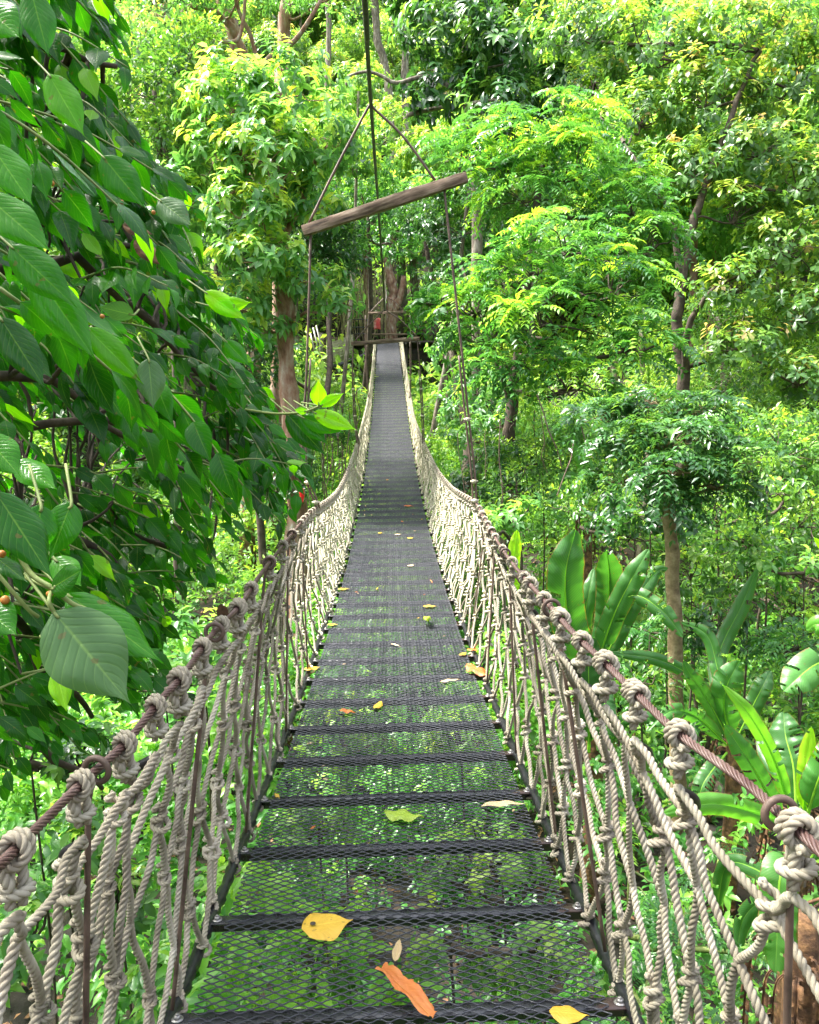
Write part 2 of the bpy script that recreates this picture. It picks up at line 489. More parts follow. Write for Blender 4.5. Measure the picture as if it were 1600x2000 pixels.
def rail_fn(T):
    Ys = [t[2] for t in T]; pts = [P(*t) for t in T]
    d = (pts[2] - pts[0]) / (Ys[2] - Ys[0])
    Ys = [-1.2] + Ys; pts = [pts[0] + d * np.array([0.35, 1, 0.3]) * (-1.2 - 1.03)] + pts
    return interp_pts(Ys, pts), Ys


railL, _ = rail_fn(RL)
railR, _ = rail_fn(RR)
bridge = thing('suspension_bridge', 'long narrow rope and steel mesh footbridge crossing the jungle valley', 'footbridge', (0, 2, float(deck_z(2.0))))
BR0 = np.array(bridge.location)


def bmk(name, parts, mat, parent=None, smooth=True):
    """bridge part authored in world coordinates, made local to the bridge empty"""
    me = mkmesh(name, [dict(p, V=np.asarray(p['V']) - BR0) for p in parts], mat, smooth)
    return ob(name, me, parent or bridge)


# expanded metal panel, one bay long
BAY, LW, SS = 0.49, 0.052, 0.0175
def panel():
    nseg = 96
    xs = np.linspace(-0.545, 0.545, nseg + 1)
    ph = np.cos(xs / LW * 2 * math.pi)
    ph = np.sign(ph) * np.abs(ph) ** 0.8
    parts = []
    tl = math.radians(38)
    u = np.array([math.cos(tl), math.sin(tl)]); v = np.array([-math.sin(tl), math.cos(tl)])
    w, h = 0.0018, 0.0010
    cs = np.array([u * w + v * h, -u * w + v * h, -u * w - v * h, u * w - v * h])
    for j in range(28):
        y = (j + 0.5) * SS + (1 if j % 2 else -1) * ph * SS * 0.42
        V = np.zeros((nseg + 1, 4, 3))
        V[..., 0] = xs[:, None]
        V[..., 1] = y[:, None] + cs[None, :, 0]
        V[..., 2] = cs[None, :, 1] + 0.0015 * np.sin(xs * 9 + j)[:, None]
        i = np.arange(nseg)[:, None] * 4; k = np.arange(4)[None, :]
        Fq = np.stack([i + k, i + 4 + k, i + 4 + (k + 1) % 4, i + (k + 1) % 4], -1).reshape(-1, 4)
        parts.append(dict(V=V.reshape(-1, 3), F=Fq))
    return parts


panel_me = mkmesh('mesh_panel', panel(), MAT['mesh'], smooth=False)
ang = box((0, 0, -0.008), (1.25, 0.052, 0.006), bev=0.0015)
ang2 = box((0, 0.023, -0.034), (1.25, 0.006, 0.046), bev=0.0015)
bar_me = mkmesh('cross_bar', [ang, ang2], MAT['black'], smooth=False)


def cyl(c, r, h, k=12, axis=2, r2=None):
    r2 = r if r2 is None else r2
    th = np.linspace(0, 2 * math.pi, k, endpoint=False)
    a = np.stack([np.cos(th), np.sin(th)], 1)
    V = np.concatenate([np.c_[a * r, np.zeros(k)], np.c_[a * r2, np.full(k, h)]])
    V = np.roll(V, axis - 2, axis=1) if axis != 2 else V
    j = np.arange(k); j2 = (j + 1) % k
    return dict(V=V + np.asarray(c), F=[np.stack([j, j2, k + j2, k + j], -1), np.arange(k - 1, -1, -1)[None, :], (np.arange(k) + k)[None, :]])


bolt_me = mkmesh('bolt', [cyl((0, 0, -0.005), 0.016, 0.003, 18), cyl((0, 0, -0.002), 0.0095, 0.009, 6), cyl((0, 0, 0.007), 0.005, 0.004, 10)], MAT['steel'], smooth=False)
Y0 = 1.97
nb = int((END_Y - Y0) / BAY) + 4
BARY = [Y0 + BAY * (k - 4) for k in range(nb)]
npan = 0
extra = []
for k, Y in enumerate(BARY):
    M, c = deck_frame(Y)
    M4 = Matrix.Translation(Vector(c - BR0)) @ Matrix(M.tolist()).to_4x4()
    o = ob('cross_bar', bar_me, bridge); o.matrix_local = M4
    if Y < 16:
        for s in (-1, 1):
            q = ob('bolt', bolt_me, o); q.location = (s * 0.578, -0.002, 0)
    if k < nb - 1:
        o = ob('mesh_panel', panel_me, bridge)
        jit = (R.random(3) - .5) * np.array([.006, .002, .002]) + np.array([0, 0, .001])
        o.matrix_local = M4 @ Matrix.Translation(Vector(jit)) @ Matrix.Rotation((R.random() - .5) * .010, 4, 'X') @ Matrix.Rotation((R.random() - .5) * .006, 4, 'Z')

# rails: laid wire cable
def stations(a, b, near=0.008, growth=0.012):
    out = [a]; 
    while out[-1] < b:
        out.append(out[-1] + max(near, growth * (out[-1] - 2.0)))
    return np.array(out)


RAIL_R = 0.0080
for f in (railL, railR):
    Ys = stations(-1.0, 7.6, 0.006, 0.0022)
    near = strands(f(Ys), RAIL_R * 1.05, 6, 0.085, k=6)
    Yf = np.linspace(7.6, END_Y, 160)
    far = tube(f(Yf), RAIL_R * 1.15, k=7)
    bmk('rail_cable', [near, far], MAT['wire'])

# ---- knots
RP = 0.0083     # rope radius


def rope(pts, m=10, r=RP, k=12, lob=True, rnd=0.5, step=0.0046):
    p = spline(pts, m)
    if lob:
        # resample so the twist is even
        s = np.concatenate([[0], np.cumsum(np.linalg.norm(np.diff(p, axis=0), axis=1))])
        n = max(4, int(s[-1] / step))
        t = np.linspace(0, s[-1], n)
        p = np.stack([np.interp(t, s, p[:, i]) for i in range(3)], 1)
        return strands(p, r * 1.04, 3, r * 4.4, k=7 if step < .005 else 5, rnd=rnd, phase=R.random() * 6)
    return tube(p, r, k=k, rnd=rnd)


def net_knot(v, lob=True, k=12, m=10):
    g = np.random.default_rng(v)
    j = lambda: (g.random(3) - .5) * 0.5
    pts = [(-1.0, 0.8, 4.6), (0.4, 1.7, 3.6), (1.9, 0.4, 2.6), (0.8, -1.6, 1.9), (-1.5, -1.0, 1.3), (-1.9, 1.0, 0.7), (0.3, 2.0, 0.2), (2.0, 0.7, -0.3),
           (0.9, -1.7, -0.9), (-1.6, -1.3, -1.5), (-3.0, 0.3, -2.4), (-2.2, 1.9, -3.2), (0.0, 2.2, -3.0), (1.9, 1.3, -2.2), (2.5, -0.3, -1.2), (2.9, -1.0, -2.4)]
    pts = [(np.array(p) + j()) * RP for p in pts]
    return rope(pts, m, RP * 0.97, k, lob)


def hitch(v, lob=True, k=12, m=10):
    """turns round the rail (local y) and a collar round the hanging ropes below"""
    g = np.random.default_rng(100 + v)
    R1 = RAIL_R + RP
    pts = []
    nt_ = 2.3 if v % 3 else 3.2
    for t in np.linspace(0, nt_, int(nt_ * 8)):
        a = -t * 2 * math.pi + math.pi * 1.2
        rr = R1 * (1.0 + 0.10 * g.random())
        pts.append(np.array([rr * math.sin(a), (t - nt_ / 2) * 2.15 * RP, rr * math.cos(a) * 1.12]))
    pts.append(np.array([1.2 * RP, (nt_ / 2) * 2.0 * RP, -3.4 * RP]))
    for t in np.linspace(0, 1.25, 11):
        a = t * 2 * math.pi
        rr = 2.2 * RP
        pts.append(np.array([rr * math.sin(a) * 1.1 + 0.2 * RP, rr * math.cos(a), -(5.6 + 1.3 * t) * RP]))
    p1 = rope([p for p in pts], 4, RP, k, lob)
    leg1 = rope([(0.2 * RP, 0.9 * RP, -R1), (0.9 * RP, 0.8 * RP, -4 * RP), (0.6 * RP, 0.8 * RP, -9.5 * RP)], 6, RP, k, lob)
    leg2 = rope([(0.2 * RP, -0.9 * RP, -R1), (-0.7 * RP, -0.8 * RP, -4 * RP), (-0.6 * RP, -0.8 * RP, -9.5 * RP)], 6, RP, k, lob)
    return [p1, leg1, leg2]


KN = [net_knot(i) for i in range(6)]
KNF = [net_knot(i, False, 5, 3) for i in range(3)]
HT = [mkmesh('rope_hitch', hitch(i), MAT['rope']) for i in range(5)]
HTF = [hitch(i, False, 5, 2) for i in range(3)]


def merge(ps):
    V, Fs, uv, off = [], [], [], 0
    for p in ps:
        V.append(p['V']); uv.append(p.get('uv') if p.get('uv') is not None else np.zeros((len(p['V']), 2)))
        for f in (p['F'] if isinstance(p['F'], list) else [p['F']]):
            Fs.append(np.asarray(f) + off)
        off += len(p['V'])
    return dict(V=np.concatenate(V), F=Fs, uv=np.concatenate(uv))


HTFm = [merge(h) for h in HTF]


def y_of_px(T, px):
    xs = [t[0] for t in T]; ys = [t[2] for t in T]
    if xs[0] > xs[-1]: xs, ys = xs[::-1], ys[::-1]
    return float(np.interp(px, xs, ys))


HL = [0.6, 0.82] + [y_of_px(RL, x) for x in (30, 158, 243, 303, 350, 392, 430, 465, 488, 508, 526, 540, 550, 560, 570, 578, 586, 593, 600, 607, 613, 618)]
HR = [0.66, 0.9] + [y_of_px(RR, x) for x in (1560, 1330, 1242, 1184, 1138, 1098, 1068, 1038, 1026, 1015, 1003, 992, 983, 975, 968, 961, 954, 948, 942, 936, 930)]
HL = sorted(HL) + list(np.arange(7.6, END_Y - .3, 0.20))
HR = sorted(HR) + list(np.arange(7.6, END_Y - .3, 0.20))
ROWS = 5
NEARY = 7.3


def net(side, f, H, slant):
    H = np.array(H)
    n = len(H)
    top = f(H)
    nodes = []
    for r in range(ROWS + 1):
        t = r / ROWS
        Yr = H if r % 2 == 0 else np.concatenate([(H[:-1] + H[1:]) / 2, [H[-1] + .2]])
        tp = f(np.minimum(Yr, END_Y))
        sl = np.interp(Yr, [1, 3, 7, 12], slant)
        Yb = Yr - sl
        bx = deck_x(Yb) + side * 0.60
        bz = deck_z(Yb) + side * 0.60 * math.sin(DECK_ROLL) - 0.01
        b = np.stack([bx, Yb, bz], 1)
        q = tp * (1 - t) + b * t
        q[:, 0] += side * 0.05 * math.sin(math.pi * t)
        jit = (R.random((n, 3)) - .5) * np.array([0.03, 0.05, 0.06]) * (0 if r in (0,) else 1) * np.interp(Yr, [1, 8, 9], [1, .7, 1.3])[:, None]
        if r == 0:
            q[:, 2] -= 0.10 * np.interp(Yr, [2, 14], [1, .6])
        nodes.append(q + jit)
    near, far = [], []
    for r in range(ROWS):
        A, B = nodes[r], nodes[r + 1]
        for i in range(n):
            for d in (0, 1):
                j = i if (r % 2 == 0) == (d == 0) else (i - 1 if r % 2 == 0 else i + 1)
                if j < 0 or j >= n: continue
                a, b = A[i], B[j]
                if a[1] < 7.3:
                    mid = (a + b) / 2 + np.array([0, 0, -0.008]) + (R.random(3) - .5) * 0.016
                    q3 = (a * 3 + b) / 4 + (R.random(3) - .5) * 0.012
                    near.append(rope([a, q3, mid, b], 8, RP * (0.95 + .2 * R.random()), 12 if a[1] < 3.5 else 9, True, rnd=R.random(), step=.0044 if a[1] < 3.2 else .0058))
                else:
                    far.append(tube(np.array([a, (a + b) / 2 + (R.random(3) - .5) * .05, b]), RP * (.8 + .4 * R.random()) * (1.0 if a[1] < 20 else 1.25), k=4, cap=False, rnd=R.random()))
    for r in range(1, ROWS + 1):
        for i in range(n):
            c = nodes[r][i]
            ang_ = (R.random() - .5) * 1.2 + (0.5 if side > 0 else math.pi - 0.5)
            ca, sa = math.cos(ang_), math.sin(ang_)
            # local x -> outward-ish, rope knot axis near vertical
            M = np.array([[ca, -sa, 0], [sa, ca, 0], [0, 0, 1]]) @ np.array([[1, 0, 0.15], [0, 1, 0.35 * (1 if side > 0 else -1) * (R.random() - .2)], [-0.15, 0, 1]])
            s = 0.72 + .36 * R.random()
            if c[1] < 2.6 and R.random() < .15: continue
            if c[1] < 5.5:
                near.append(dict(xf(KN[R.integers(6)], M * s, c), rnd=R.random()))
            elif c[1] < 30:
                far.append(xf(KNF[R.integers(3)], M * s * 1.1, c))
    o = bmk('rope_net', near, MAT['rope'])
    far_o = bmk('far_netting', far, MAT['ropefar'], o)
    # hitches on the rail
    cnt = 0
    rest = []
    for i in range(n):
        if i % 2 and 2.9 < H[i] < 5.2: continue
        e = 0.02
        t = nrm(f(H[i] + e) - f(H[i] - e))
        z = np.array([0, 0, 1.0]); z = nrm(z - t * np.dot(z, t)); z = nrm(z * 1.0 + np.array([0.0, 0, 0.0]))
        x = np.cross(t, z)
        M = np.stack([x, t, z], 1)
        if side < 0: M = M @ np.diag([-1, -1, 1])
        c = f(H[i])
        if cnt < 50:
            h = ob('rope_hitch', HT[int(R.integers(5))], bridge)
            s = 0.92 + .2 * R.random()
            h.matrix_local = Matrix.Translation(Vector(c - BR0)) @ Matrix((M * s).tolist()).to_4x4()
            cnt += 1
        else:
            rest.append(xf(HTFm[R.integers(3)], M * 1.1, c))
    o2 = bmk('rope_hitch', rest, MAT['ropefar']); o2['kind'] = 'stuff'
    # edge rope wrapped in black tape along the deck
    Ys = stations(-0.4, 10, 0.03, 0.006)
    M_ = np.stack([deck_x(Ys) + side * 0.605, Ys, deck_z(Ys) + side * 0.605 * math.sin(DECK_ROLL) - 0.012 - 0.012 * np.abs(np.sin(Ys * math.pi / BAY))], 1)
    rr = 0.017 + 0.004 * np.sin(Ys * 90) + 0.003 * R.random(len(Ys))
    bmk('edge_rope', [tube(M_, rr, k=10, lobes=3, depth=.3, pitch=.05)], MAT['tape'])
    Ys = np.linspace(10, END_Y, 90)
    bmk('edge_rope', [tube(np.stack([deck_x(Ys) + side * 0.60, Ys, deck_z(Ys) - 0.012], 1), 0.016, k=5)], MAT['tape'])
    # tape sleeves on some ropes near the camera
    for i in range(n):
        if 1.0 < H[i] < 6 and R.random() < (0.45 if side > 0 else 0.25):
            a = nodes[0][i]; b = nodes[1][i]
            d = b - a
            p0, p1 = a + d * 0.12, a + d * (0.45 + .2 * R.random())
            p1 = p1 + np.array([side * 0.03, 0.02, -0.01])
            bmk('tape_sleeve', [tube(spline([p0, (p0 + p1) / 2 + np.array([side * 0.01, 0, 0]), p1], 5), RP * 1.22, k=12)], MAT['tape'])
            bmk('rope_whipping', [tube(spline([p0 - d * .03, p0 + d * .01], 4), RP * 1.32, k=12, lobes=0)], MAT['ropefar'])
    return nodes


net(-1, railL, HL, [0.20, 0.24, 0.16, 0.08])
net(1, railR, HR, [0.22, 0.26, 0.18, 0.08])

# suspension rods with hooks over the rails
def rod(side, f, Y, slant):
    c = f(Y); e = .02
    t = nrm(f(Y + e) - f(Y - e))
    z = nrm(np.array([0, 0, 1.0]) - t * t[2]); x = np.cross(t, z)
    Yb = Y - slant
    M, b0 = deck_frame(Yb)
    b = b0 + M[:, 0] * side * 0.60
    rr = RAIL_R + 0.007
    hook = []
    for a in np.linspace(-0.35 * math.pi, 1.55 * math.pi, 16):
        hook.append(c + x * side * rr * 1.5 * math.sin(-a + 1.3) + z * rr * 1.5 * math.cos(-a + 1.3))
    hook = [hook[0]] + hook
    hook.append(c - z * 0.06 + x * side * 0.02)
    pts = spline(hook, 3)
    end = hook[-1]
    bmk('hook_rod', [tube(np.concatenate([pts, np.linspace(end, b, 12)[1:]]), 0.0058, k=10)], MAT['brownwire'])


for Y, s in ((1.38, 0), (2.1, .1), (3.2, .1), (4.4, .05), (5.6, .05)):
    rod(-1, railL, Y, s)
for Y, s in ((1.13, 0), (2.32, .12), (3.0, .1), (4.0, .1), (5.2, .05), (6.3, .05)):
    rod(1, railR, Y, s)


# spreader beams, triangles and hangers
def clamp(c, r=0.035):
    return merge([tube(np.array([c + np.array([-r, 0, 0]), c, c + np.array([r, 0.0, 0.004])]), 0.010, k=8), tube(np.array([c + np.array([0, 0, -.018]), c + np.array([0, 0, .018])]), 0.02, k=10)])


def spreader(Y, bl, br, apex, hl, hr, th, doubled):
    a, b = P(*bl, Y), P(*br, Y)
    d = nrm(b - a)
    up = np.array([0, 0, 1.0]); y = nrm(np.cross(up, d)); z = np.cross(d, y)
    M = np.stack([d, y, z], 1)
    L = np.linalg.norm(b - a)
    n = 24
    # hewn beam: jittered box profile along its length
    xs = np.linspace(-L / 2, L / 2, n)
    V = []
    hh = th / 2
    for i, xx in enumerate(xs):
        k = 1.0 if 0 < i < n - 1 else 0.93
        w1 = hh * k * (1 + 0.05 * math.sin(xx * 7)) ; h1 = hh * k * (1 + 0.06 * math.sin(xx * 5 + 1))
        ch = 0.03
        w1 *= .80; h1 *= .92
        prof = [(-w1, -h1 * (1 - ch)), (-w1 * (1 - ch), -h1), (w1 * (1 - ch), -h1), (w1, -h1 * (1 - ch)), (w1, h1 * (1 - ch)), (w1 * (1 - ch), h1), (-w1 * (1 - ch), h1), (-w1, h1 * (1 - ch))]
        V += [(xx, p + 0.003 * (R.random() - .5), q + 0.003 * (R.random() - .5)) for p, q in prof]
    V = np.array(V)
    i = np.arange(n - 1)[:, None] * 8; j = np.arange(8)[None, :]
    Fq = np.stack([i + j, i + (j + 1) % 8, i + 8 + (j + 1) % 8, i + 8 + j], -1).reshape(-1, 4)
    me = mkmesh('spreader_beam', [dict(V=V, F=[Fq, np.arange(7, -1, -1)[None, :], (np.arange(8) + 8 * (n - 1))[None, :]])], MAT['wood'], smooth=False)
    o = ob('spreader_beam', me, bridge)
    o.matrix_local = Matrix.Translation(Vector((a + b) / 2 - BR0)) @ Matrix(M.tolist()).to_4x4()
    A = P(*apex, Y)
    s1, s2 = a + d * 0.07 + z * hh, b - d * (0.10 * L / 0.66 if Y < 10 else .05) + z * hh
    if Y < 10: s2 = P(850, 352, Y)
    k = 1.0 if Y < 10 else 1.2
    top = [s1, s1 * .45 + A * .55 + np.array([-.02, 0, 0]), A + np.array([-0.035, 0, -0.03]), A + np.array([0, 0, .006]), A + np.array([0.035, 0, -0.03]), s2 * .45 + A * .55 + np.array([.03, 0, .02]), s2]
    bmk('bridle_cable', [tube(spline(top, 8), 0.0115 * k, k=12, lobes=5, depth=.15, pitch=.1)], MAT['brownwire'])
    for hp, f, s in ((hl, railL, -1), (hr, railR, 1)):
        p = [P(*q, Y) for q in hp]
        end = f(Y)
        pts = spline(p + [end], 8)
        bmk('hanger_cable', [tube(pts, 0.0105 * k, k=12, lobes=5, depth=.15, pitch=.1)], MAT['brownwire'])
        bmk('tail_cable', [tube(pts[len(pts) // 3:] + np.array([0.03 * -s, -0.005, 0]), 0.0095 * k, k=10, lobes=5, depth=.15, pitch=.1)], MAT['brownwire'])
        for t in doubled:
            c = pts[int(t * (len(pts) - 1))] + np.array([-0.012 * s, -0.01, 0])
            bmk('cable_clamp', [clamp(c)], MAT['ropefar'])
    return A


A1 = spreader(7.4, (592, 452), (912, 346), (725, 207), [(607, 458), (600, 700), (592, 900)], [(868, 372), (895, 620), (914, 800), (928, 930)], 0.10, (0.55, .8, .97))
A2 = spreader(16.2, (686, 672), (820, 661), (752, 604), [(690, 676), (689, 760)], [(815, 665), (824, 760)], 0.085, (0.55, .75, .93))
A3 = spreader(25.2, (719, 612), (791, 609), (755, 578), [(714, 616), (714, 700)], [(801, 613), (803, 700)], 0.075, ())
cab = [np.array([-0.15, -3.5, 3.9]), P(708, -80, 4.6), P(712, 0, 5.2), A1, P(738, 390, 11.0), P(747, 520, 14.2), A2, P(753, 588, 20.5), A3, P(753, 560, 36), P(752, 545, 49)]
bmk('main_cable', [tube(spline(cab, 14), 0.0165, k=14, lobes=6, depth=.14, pitch=.16)], MAT['cable'])
o = bmk('safety_tag', [tube(spline([P(588, 955, 7.35), P(590, 965, 7.35), P(588, 980, 7.35)], 4), 0.024, k=10)], noisemat('red_plastic', [(0.3, (0.5, 0.01, 0.01)), (0.7, (0.65, 0.02, 0.015))], rough=.35, bump=0))
#%%VEG
# ------------------------------------------------------------------ leaves
def leaf_tmpl(kind):
    if kind == 'lo':      # 5 verts, folded and drooping
        V = np.array([[0, 0, 0], [.42, .5, .05], [.42, 0, -.03], [.42, -.5, .05], [1, 0, -.16]])
        Fs = np.array([[0, 2, 1], [0, 3, 2], [1, 2, 4], [2, 3, 4]])
    elif kind == 'obo':   # obovate, widest near the tip
        V = np.array([[0, 0, 0], [.35, .26, .03], [.35, 0, -.01], [.35, -.26, .03], [.75, .5, -.02], [.75, 0, -.08], [.75, -.5, -.02], [1, 0, -.18]])
        Fs = [np.array([[0, 2, 1], [0, 3, 2], [4, 5, 7], [5, 6, 7]]), np.array([[1, 2, 5, 4], [2, 3, 6, 5]])]
    elif kind == 'mid':   # 8 verts, ovate with drip tip
        V = np.array([[0, 0, 0], [.25, .42, .06], [.25, 0, 0], [.25, -.42, .06], [.65, .42, .0], [.65, 0, -.07], [.65, -.42, .0], [1, 0, -.26]])
        Fs = [np.array([[0, 2, 1], [0, 3, 2], [4, 5, 7], [5, 6, 7]]), np.array([[1, 2, 5, 4], [2, 3, 6, 5]])]
    uv = np.stack([V[:, 1] + .5, V[:, 0]], 1)
    return V, (Fs if isinstance(Fs, list) else [Fs]), uv


def grid_leaf(nx=11, ny=7, curl=0.25, tip=0.12, wave=0.02, fold=0.12, prof=None, seed=0):
    g = np.random.default_rng(seed)
    xs = np.linspace(0, 1, nx) ** .92
    if prof is None:
        w = np.sin(np.pi * np.clip(xs / .95, 0, 1) ** 0.80).clip(0, 1) ** (0.70 + .55 * xs)
        w = np.maximum(w, .11 * np.clip((1 - xs) / .14, 0, 1))
        w[-1] = 0.0; w[0] = 0.03
    else:
        w = prof(xs)
    ys = np.linspace(-1, 1, ny)
    V = np.zeros((nx, ny, 3))
    V[..., 0] = xs[:, None]
    V[..., 1] = w[:, None] * ys[None, :] * .5
    V[..., 2] = fold * np.abs(ys)[None, :] * w[:, None] * 0.5 - curl * xs[:, None] ** 2 + wave * np.sin(xs * 14 + g.random() * 6)[:, None] * np.abs(ys)[None, :] - 0.10 * (np.abs(ys) ** 3)[None, :] * w[:, None]
    i = np.arange(nx - 1)[:, None] * ny; j = np.arange(ny - 1)[None, :]
    Fq = np.stack([i + j, i + ny + j, i + ny + j + 1, i + j + 1], -1).reshape(-1, 4)
    uv = np.stack(np.broadcast_arrays((ys * .5 + .5)[None, :], xs[:, None]), -1).reshape(-1, 2)
    return V.reshape(-1, 3), [Fq], uv


def place_leaves(tm, pos, d, nn, L, W, rnd):
    V0, Fs0, uv0 = tm
    n = len(pos)
    if n == 0: return None
    d = nrm(d)
    nn = nn - d * np.sum(nn * d, 1, keepdims=True)
    nn = nrm(nn)
    s = np.cross(nn, d)
    L = np.broadcast_to(L, n)[:, None, None]; W = np.broadcast_to(W, n)[:, None, None]
    V = pos[:, None, :] + d[:, None, :] * (V0[None, :, 0:1] * L) + s[:, None, :] * (V0[None, :, 1:2] * W) + nn[:, None, :] * (V0[None, :, 2:3] * L)
    k = len(V0)
    off = (np.arange(n) * k)[:, None, None]
    Fs = [(f[None] + off).reshape(-1, f.shape[1]) for f in Fs0]
    return dict(V=V.reshape(-1, 3), F=Fs, uv=np.tile(uv0, (n, 1)), rnd=np.repeat(np.clip(rnd, 0, 1), k))


UP = np.array([0, 0, 1.0])
T_LO, T_OBO, T_MID = leaf_tmpl('lo'), leaf_tmpl('obo'), leaf_tmpl('mid')


def perp(S, g):
    a = nrm(g.normal(size=S.shape))
    a = nrm(a - S * np.sum(a * S, 1, keepdims=True))
    return a, np.cross(S, a)


def foliage(C, S, kind, size, g, rnd0=None, K=None, tm=None):
    """C cluster centres, S shoot directions -> list of parts"""
    n = len(C)
    rnd0 = g.random(n) if rnd0 is None else rnd0
    S = nrm(S)
    if kind == 'whorl':
        K = K or 9
        A, B = perp(S, g)
        ph = g.random((n, 1)) * 6.28 + np.arange(K)[None, :] * 2.4 + g.normal(size=(n, K)) * .2
        tilt = np.radians(g.uniform(45, 105, (n, K)))
        d = S[:, None] * np.cos(tilt)[..., None] + (A[:, None] * np.cos(ph)[..., None] + B[:, None] * np.sin(ph)[..., None]) * np.sin(tilt)[..., None]
        d[..., 2] -= 0.30
        nv = S[:, None] * 0.8 + UP * 0.7 + g.normal(size=d.shape) * .25
        pos = C[:, None] + S[:, None] * (np.arange(K)[None, :, None] / K - .5) * size * -0.9
        L = size * g.uniform(.7, 1.2, (n, K)); W = L * g.uniform(.38, .5, (n, K))
        r = rnd0[:, None] + g.normal(size=(n, K)) * .10 + 0 * L
        tm = tm or T_MID
    elif kind == 'pinnate':
        K = K or 14
        fr = 4
        A, B = perp(S, g)
        az = g.random((n, 1)) * 6.28 + np.arange(fr)[None, :] * 1.57 + g.normal(size=(n, fr)) * .3
        fd = nrm(S[:, None] * .55 + A[:, None] * np.cos(az)[..., None] + B[:, None] * np.sin(az)[..., None])   # n,fr,3
        hl = K // 2
        t = (np.arange(hl) + 1) / hl
        Lf = size * 3.2 * g.uniform(.7, 1.1, (n, fr))
        rach = C[:, None, None] + fd[:, :, None] * (t[None, None, :, None] * Lf[..., None, None])
        rach[..., 2] -= (t ** 2)[None, None] * Lf[..., None] * 0.45
        td = nrm(fd[:, :, None] + np.array([0, 0, -0.9]) * t[None, None, :, None])
        fn = nrm(UP + g.normal(size=(n, fr, 3)) * .3)[:, :, None]
        sd = nrm(np.cross(td, fn))
        d = np.stack([nrm(sd + td * .55), nrm(-sd + td * .55)], 3)      # n,fr,hl,2,3
        d[..., 2] -= .18
        pos = np.stack([rach, rach], 3)
        d = d.reshape(n, -1, 3); pos = pos.reshape(n, -1, 3)
        nv = np.broadcast_to(fn[:, :, :, None], (n, fr, hl, 2, 3)).reshape(n, -1, 3) + g.normal(size=d.shape) * .18
        K2 = d.shape[1]
        L = size * g.uniform(.75, 1.15, (n, K2)); W = L * .40
        r = rnd0[:, None] + g.normal(size=(n, K2)) * .08
        tm = tm or T_LO
    else:   # loose: leaves in a small ball along the shoot
        K = K or 10
        u = nrm(g.normal(size=(n, K, 3)))
        pos = C[:, None] + u * size * g.uniform(.3, 1.6, (n, K, 1)) * np.array([1, 1, .55])
        d = u + S[:, None] * .5 + np.array([0, 0, -.35])
        nv = UP + g.normal(size=d.shape) * .45 + S[:, None] * .3
        L = size * g.uniform(.6, 1.25, (n, K)); W = L * g.uniform(.4, .55, (n, K))
        r = rnd0[:, None] + g.normal(size=(n, K)) * .12
        tm = tm or T_LO
    return place_leaves(tm, pos.reshape(-1, 3), d.reshape(-1, 3), nv.reshape(-1, 3), L.reshape(-1), W.reshape(-1), r.reshape(-1))


def blob_points(c, rad, n, g, shell=(0.6, 1.05), low=-0.75, gaps=0.35):
    """points in the outer layer of a lumpy ellipsoid, thinned by lumps so that the background shows through"""
    u = nrm(g.normal(size=(n * 2, 3)))
    u = u[u[:, 2] > low]
    k = g.normal(size=(4, 3)) * 2.2; ph = g.random(4) * 6.28
    lump = np.sin(u @ k.T + ph).mean(1)
    r = g.uniform(*shell, len(u)) * (1 + .22 * lump)
    pts = c + u * r[:, None] * np.asarray(rad)
    k2 = g.normal(size=(3, 3)) * (2.4 / np.mean(rad)); ph2 = g.random(3) * 6.28
    dens = np.sin((pts - c) @ k2.T + ph2).mean(1)
    keep = dens > -1 + gaps * 1.0
    keep &= (dens + g.random(len(u)) * .8) > (gaps - .45)
    pts, u = pts[keep][:n], u[keep][:n]
    S = nrm(u + UP * .55)
    return pts, S


def limb(a, b, g, wob=0.12, n=9, sag=0.0):
    a, b = np.asarray(a, float), np.asarray(b, float)
    L = np.linalg.norm(b - a)
    t = np.linspace(0, 1, 5)[:, None]
    p = a + (b - a) * t
    p[1:-1] += g.normal(size=(3, 3)) * wob * L * .35
    p[:, 2] += math.sin(0) + sag * L * (t[:, 0] * (1 - t[:, 0]))
    return spline(p, max(2, n // 4))


